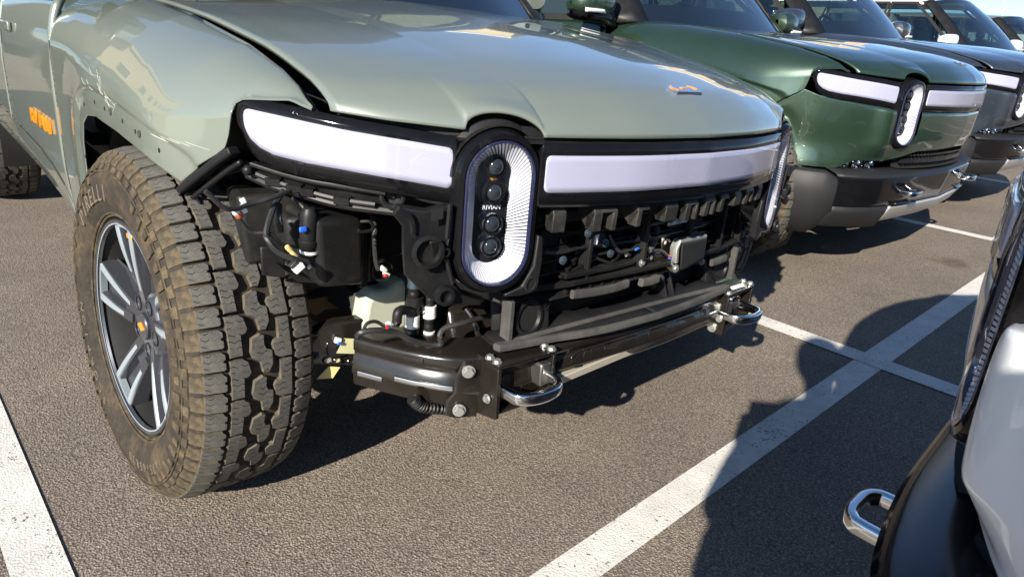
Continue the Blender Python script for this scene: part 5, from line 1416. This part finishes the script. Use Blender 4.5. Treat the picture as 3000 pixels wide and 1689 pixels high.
slab('shutter_plate', 'black_plastic', fr, fr+[-.02, 0, 0], bevel=.003)
for p, m in [((0.612, -0.264, 0.698), 'bolt_blue'), ((0.605, -0.034, 0.656), 'bolt_blue'), ((0.6, -0.186, 0.662), 'bolt_blue'), ((0.605, -0.328, 0.643), 'bolt_blue'), ((0.6, -0.163, 0.634), 'bolt_blue'), ((0.615, -0.056, 0.599), 'bolt_zinc'), ((0.61, 0.22, 0.559), 'bolt_zinc'), ((0.56, 0.478, 0.589), 'bolt_zinc')]:
    part(MB().lathe([(.009, 0), (.010, .002), (.006, .003)], p, (1, -.3, .1), 14).bolt(p, (1, -.3, .1), .0055, .006), 'module_bolt', m)
cable('wiring', [(0.6, -0.175, 0.681), (0.605, -0.162, 0.658), (0.61, -0.146, 0.641), (0.61, -0.132, 0.636), (0.61, -0.097, 0.638), (0.61, -0.051, 0.634), (0.61, -0.022, 0.625), (0.61, 0.022, 0.618), (0.615, 0.047, 0.604)], .0045, n=44)
cable('wiring', [(0.61, -0.132, 0.636), (0.6, -0.06, 0.641), (0.6, -0.017, 0.629)], .003)
cable('wiring', [(0.585, 0.028, 0.67), (0.595, 0.014, 0.655), (0.605, -0.009, 0.638), (0.61, -0.029, 0.627)], .009, 'foam_grey', n=22)
plug((0.615, -0.083, 0.638), (.008, .020, .008), 'blue_plastic', (R(10), 0, 0), .002)
plug((0.62, 0.051, 0.602), (.008, .016, .006), 'red_plastic', (R(-15), 0, 0), .002)
plug((0.62, 0.052, 0.596), (.008, .014, .005), 'blue_plastic', (R(-15), 0, 0), .001)
plug((0.62, 0.07, 0.602), (.014, .020, .020), 'dusty_plastic', (R(-15), 0, 0), .003)
plug((0.6, -0.101, 0.623), (.010, .018, .014), 'pale_tape', (R(25), 0, 0), .003)
plug((0.59, -0.092, 0.653), (.014, .022, .018), 'black_plastic', (R(10), 0, 0), .003)
# far bracket beside the second lamp
fr = np.array([(0.6, 0.494, 0.587), (0.6, 0.559, 0.6), (0.6, 0.54, 0.697), (0.6, 0.501, 0.706)])[::-1]
slab('lamp_mount_side', 'dusty_plastic', fr, fr+[-.02, 0, 0], bevel=.004)
fr = np.array([(0.6, 0.546, 0.591), (0.59, 0.634, 0.593), (0.59, 0.634, 0.602), (0.6, 0.55, 0.623)])[::-1]
slab('lamp_mount_side', 'dusty_plastic', fr, fr+[-.02, 0, 0], bevel=.004)
plug((0.59, 0.503, 0.655), (.008, .010, .012), 'yellow_tape')
# corrugated hose hanging below the beam
P = cr(np.array([(0.5, -0.638, 0.348), (0.5, -0.611, 0.321), (0.5, -0.559, 0.298), (0.5, -0.51, 0.279), (0.5, -0.45, 0.268), (0.5, -0.385, 0.259)]), 90)
part(MB().tube(P, .011+.0022*np.sign(np.sin(np.arange(90)*1.9)), 10), 'corrugated_hose', 'black_plastic')
# scratches left on the fender
sc_ = MB()
def scratch(px, w_=.0007):
    pts = [np.array(p) for p in px]; sc_.tube(cr(np.array(pts), 12), w_, 4)
for i in range(7):
    x0 = -.50+.30*random.random(); z0 = .905+.05*random.random()-.12*max(0, (x0+.42))
    pts = []
    for t in np.linspace(0, 1, 5):
        x = x0+(.03+.06*random.random()*1.2)*t; z = z0-.035*t*random.random()-.015*t
        q = fender_pt(x, z); pts.append((q[0], -q[1]-.0004, q[2]))
    scratch(pts, .00025)
for i in range(5):
    x0 = .02+.18*random.random(); z0 = .842+.006*random.random()
    pts = []
    for t in np.linspace(0, 1, 4):
        x = min(.25, x0+.06*t); q = fender_pt(x, z0-.006*t); pts.append((q[0], -q[1]-.0004, q[2]))
    scratch(pts, .00025)
s_o = part(sc_, 'scratch_marks', 'scratch'); s_o['kind'] = 'stuff'

# ------------------------------------------------------------------ the other vehicles
green = vehicle('pickup_truck', 'forest_paint', lift=.066)
tag(green, 'dark forest green pickup truck with an undamaged front, parked beside the sage truck', 'pickup truck')
pose(green, (-.275, 2.755, .154), .0177, R(1.2))
SWAP = lambda p: {'forest_paint': p}
third = copy_tree(green, None, SWAP('midnight_paint'))
tag(third, 'dark blue grey pickup truck parked just beyond the forest green truck', 'pickup truck')
pose(third, (-.366, 5.13, .262), .0, R(1.9))
fourth = vehicle('suv', 'white_paint', suv=True, lift=.05)
tag(fourth, 'white sport utility vehicle with a white roof, behind the dark blue grey truck', 'suv')
pose(fourth, (-.74, 10.15, .40), -.096, R(1.9))
fifth = copy_tree(fourth, None, {'white_paint': 'olive_paint'})
tag(fifth, 'olive grey sport utility vehicle, farthest of the parked row', 'suv')
pose(fifth, (-1.0, 14.2, .50), -.05, R(1.9))
near = copy_tree(green, None, {'forest_paint': 'white_paint', 'grey_cladding': 'satin_black'})
tag(near, 'white pickup truck in the right foreground facing the sage truck', 'pickup truck')
pose(near, (2.025, .07, .065), math.pi-.0, R(0))
side_nb = copy_tree(green, None, SWAP('forest_paint'))
tag(side_nb, 'dark green pickup truck mirrored in the door of the sage truck', 'pickup truck')
pose(side_nb, (-3.9, -3.0, -.05), .0, R(1.9))
opp = copy_tree(green, None, SWAP('grey_paint'))
tag(opp, 'grey pickup truck opposite the forest green truck, beside the white truck', 'pickup truck')
pose(opp, (3.1, 2.6, .15), math.pi-.02, R(-1.9))

# ------------------------------------------------------------------ far things
wh = empty('warehouse', None, (-30, 62, 0.5)); tag(wh, 'long low white flat-roofed building beyond the row of vehicles', 'building')
wh.rotation_euler = (0, 0, R(0))
MB().box((0, 0, 2.2), (60, 10, 4.4)).build('wall', 'pale_wall', wh, smooth=False)
MB().box((0, -.3, 4.72), (61, 11, .42)).build('roof', 'pale_wall', wh, smooth=False)
MB().box((0, -5.2, 4.3), (59, .4, .40)).build('eaves', 'matte_black', wh, smooth=False)
lp_ = empty('lamp_post', None, (-9.6, 40, 1.32)); tag(lp_, 'thin pale lamp post rising over the roofs at the right edge', 'lamp post')
MB().tube([(0, 0, 0), (0, 0, 3.3)], [.07, .05], 10).build('pole', 'pale_wall', lp_)
MB().tube([(0, 0, 3.3), (-.06, 0, 3.5), (-.6, 0, 4.6)], .03, 8).build('lamp_arm', 'pale_wall', lp_)
MB().box((-.7, 0, 4.75), (.4, .2, .10)).build('lamp_head', 'grey_cladding', lp_, bevel=.03)
bd = empty('building', None, (-27, 30, 0)); bd.rotation_euler = (0, 0, math.atan2(-31.5, 28.5))
tag(bd, 'large stepped beige building with rows of windows, seen mirrored in the sage hood', 'building')
for k, (y, wy, h) in enumerate(((-9, 11, 11.5), (1, 9, 8.6), (9.5, 8, 9.8))):
    MB().box((0, y, h/2), (12, wy-.02, h)).build('wall', 'beige_wall', bd, smooth=False)
    MB().box((0, y, h+.2), (12.5, wy+.2, .4)).build('roof', 'pale_wall', bd, smooth=False)
    for i in range(int(wy/2.4)):
        for z in np.arange(2.0, h-1.5, 2.9):
            yy = y-wy/2+1.5+i*2.4
            fw_ = MB().box((6.02, yy, z), (.12, 1.3, 1.6)).build('window', 'pale_wall', bd, smooth=False)
            MB().box((6.06, yy, z), (.10, 1.1, 1.4)).build('pane', 'dark_glass', fw_, smooth=False)
b2 = empty('building', None, (-30, -17, 0)); b2.rotation_euler = (0, 0, R(-8))
tag(b2, 'smaller beige building far to the side of the sage truck', 'building')
MB().box((0, 0, 4.5), (14, 24, 9)).build('wall', 'beige_wall', b2, smooth=False)
MB().box((0, 0, 9.2), (14.6, 24.6, .4)).build('roof', 'beige_wall', b2, smooth=False)
for k in range(7):
    for z in (2.2, 5.6):
        fw_ = MB().box((7.02, -9.5+k*3.15, z), (.12, 1.5, 1.7)).build('window', 'pale_wall', b2, smooth=False)
        MB().box((7.06, -9.5+k*3.15, z), (.10, 1.3, 1.5)).build('pane', 'dark_glass', fw_, smooth=False)
# far wooded ridge in the direction the trucks face
rdg = MB(); a = np.radians(np.linspace(-75, 75, 120)); hgt = 4+2.2*np.sin(a*9)+1.6*np.sin(a*23+1)+rng.random(120)*.9
rdg.grid(np.stack([np.stack([95*np.cos(a), 95*np.sin(a), np.full(120, -2.)], 1), np.stack([96*np.cos(a), 96*np.sin(a), hgt], 1), np.stack([112*np.cos(a), 112*np.sin(a), hgt*.6], 1)]))
o = rdg.build('hills', 'bark'); o['kind'] = 'structure'

# ------------------------------------------------------------------ the photographer
def person():
    root = empty('person', None, (1.95, -1.80, gh(1.95, -1.80)))
    tag(root, 'person in dark coat and jeans holding a phone up, standing beside the white truck', 'person')
    d = Vector((-.75, .66, 0)).normalized(); yaw = math.atan2(d.y, d.x)
    def skin(name, verts, edges, radii, mat, sub=2, rootv=0):
        me = bpy.data.meshes.new(name); me.from_pydata(verts, edges, []); o = bpy.data.objects.new(name, me); C.objects.link(o); o.parent = root
        o.rotation_euler = (0, 0, yaw)
        md = o.modifiers.new('Skin', 'SKIN')
        for i, r in enumerate(radii):
            me.skin_vertices[0].data[i].radius = (r, r) if np.isscalar(r) else r
        me.skin_vertices[0].data[rootv].use_root = True
        sb = o.modifiers.new('Sub', 'SUBSURF'); sb.levels = sub; sb.render_levels = sub
        me.materials.append(MATS[mat]); md.use_smooth_shade = True
        return o
    # x forward, y left; body bends forward a little, both hands hold the phone ahead of the face
    V = [(.03, .05, .80), (.02, .04, 1.08), (.02, 0, 1.28), (.03, 0, 1.38), (.06, 0, 1.46),
         (.03, .165, 1.35), (.24, .15, 1.01), (.46, .02, 1.06), (.03, -.165, 1.35), (.22, -.20, 1.01), (.46, -.16, 1.06)]
    E_ = [(0, 1), (1, 2), (2, 3), (3, 4), (3, 5), (5, 6), (6, 7), (3, 8), (8, 9), (9, 10)]
    skin('coat', V, E_, [(.18, .26), (.17, .24), (.15, .18), (.12, .12), .07, .085, .055, .042, .115, .07, .042], 'coat_cloth')
    V = [(0, 0, .92), (0, .10, .86), (.02, .11, .50), (-.01, .11, .10), (0, -.10, .86), (.02, -.11, .50), (-.01, -.11, .10)]
    skin('trousers', V, [(0, 1), (1, 2), (2, 3), (0, 4), (4, 5), (5, 6)], [(.14, .11), .095, .070, .055, .095, .070, .055], 'jeans_cloth')
    for sg in (-1, 1):
        skin('shoe', [(-.06, .11*sg, .05), (.06, .115*sg, .045), (.19, .12*sg, .035)], [(0, 1), (1, 2)], [.048, .048, .036], 'matte_black')
        # hand: palm and five fingers closed on the phone edge
        P = [(.36, .095*sg, 1.085), (.41, .085*sg, 1.08)]; E2 = [(0, 1)]; rr = [.030, .034]
        for k in range(4):
            z = 1.115-.022*k
            i = len(P); P += [(.44, .088*sg, z), (.468, .080*sg, z), (.474, (.056-.004*k)*sg, z)]; E2 += [(1, i), (i, i+1), (i+1, i+2)]; rr += [.010, .009, .008]
        i = len(P); P += [(.415, .070*sg, 1.05), (.44, .052*sg, 1.055), (.446, .034*sg, 1.062)]; E2 += [(1, i), (i, i+1), (i+1, i+2)]; rr += [.011, .010, .008]
        P = [(x_+.10, y_-.07, z_-.005) for x_, y_, z_ in P]
        skin('hand', P, E2, rr, 'skin', 1)
    hd_ = MB().sphere((.11, 0, 1.60), (.095, .078, .115), 24)
    hd_.hexa([(.195, -.014, 1.565), (.195, .014, 1.565), (.18, .012, 1.56), (.18, -.012, 1.56), (.205, -.006, 1.61), (.205, .006, 1.61), (.18, .008, 1.62), (.18, -.008, 1.62)])
    for sg in (-1, 1): hd_.sphere((.10, .080*sg, 1.595), (.018, .010, .030), 10)
    hd_.tube([(.07, 0, 1.44), (.09, 0, 1.54)], .052, 12)
    h = hd_.build('head', 'skin', root, angle=60); h.rotation_euler = (0, 0, yaw)
    hr = MB().sphere((.095, 0, 1.625), (.102, .088, .105), 22).build('hair', 'hair', root, angle=60); hr.rotation_euler = (0, 0, yaw)
    for sg in (-1, 1):
        e = MB().sphere((.197, .032*sg, 1.61), (.008, .012, .008), 8).build('eye', 'dark_glass', root); e.rotation_euler = (0, 0, yaw)
    m_ = MB().box((.198, 0, 1.535), (.006, .045, .010)).build('mouth', 'red_plastic', root, bevel=.003); m_.rotation_euler = (0, 0, yaw)
    return root
person()
ph = MB().box((0, 0, 0), (.009, .165, .078)).build('phone', 'gloss_black', None, bevel=.004)
ph.location = (1.572+.75*.03, -1.373-.66*.03, 1.077); ph.rotation_euler = (0, 0, math.atan2(.66, -.75))
tag(ph, 'black phone held sideways in the hands of the person', 'phone')
bpy.context.view_layer.update()

# litter on the asphalt
st_ = MB()
for i in range(160):
    x, y = 2.6*rng.random()-.9, 4.2*rng.random()-2.0
    r = .0015+.003*rng.random()**3
    st_.sphere((x, y, gh(x, y)+r*.5), (r, r*(.6+.5*rng.random()), r*.6), 6)
o = st_.build('grit', 'rusty_block'); o['kind'] = 'stuff'
tw = MB().tube([(-0.072, -0.47, -0.016), (-0.035, -0.449, -0.016), (-0.01, -0.411, -0.015)], .0014, 5, smooth=10)
o = tw.build('twig', 'bark'); o.location.z += .003; tag(o, 'thin pale twig lying in the shadow below the metal beam', 'twig')
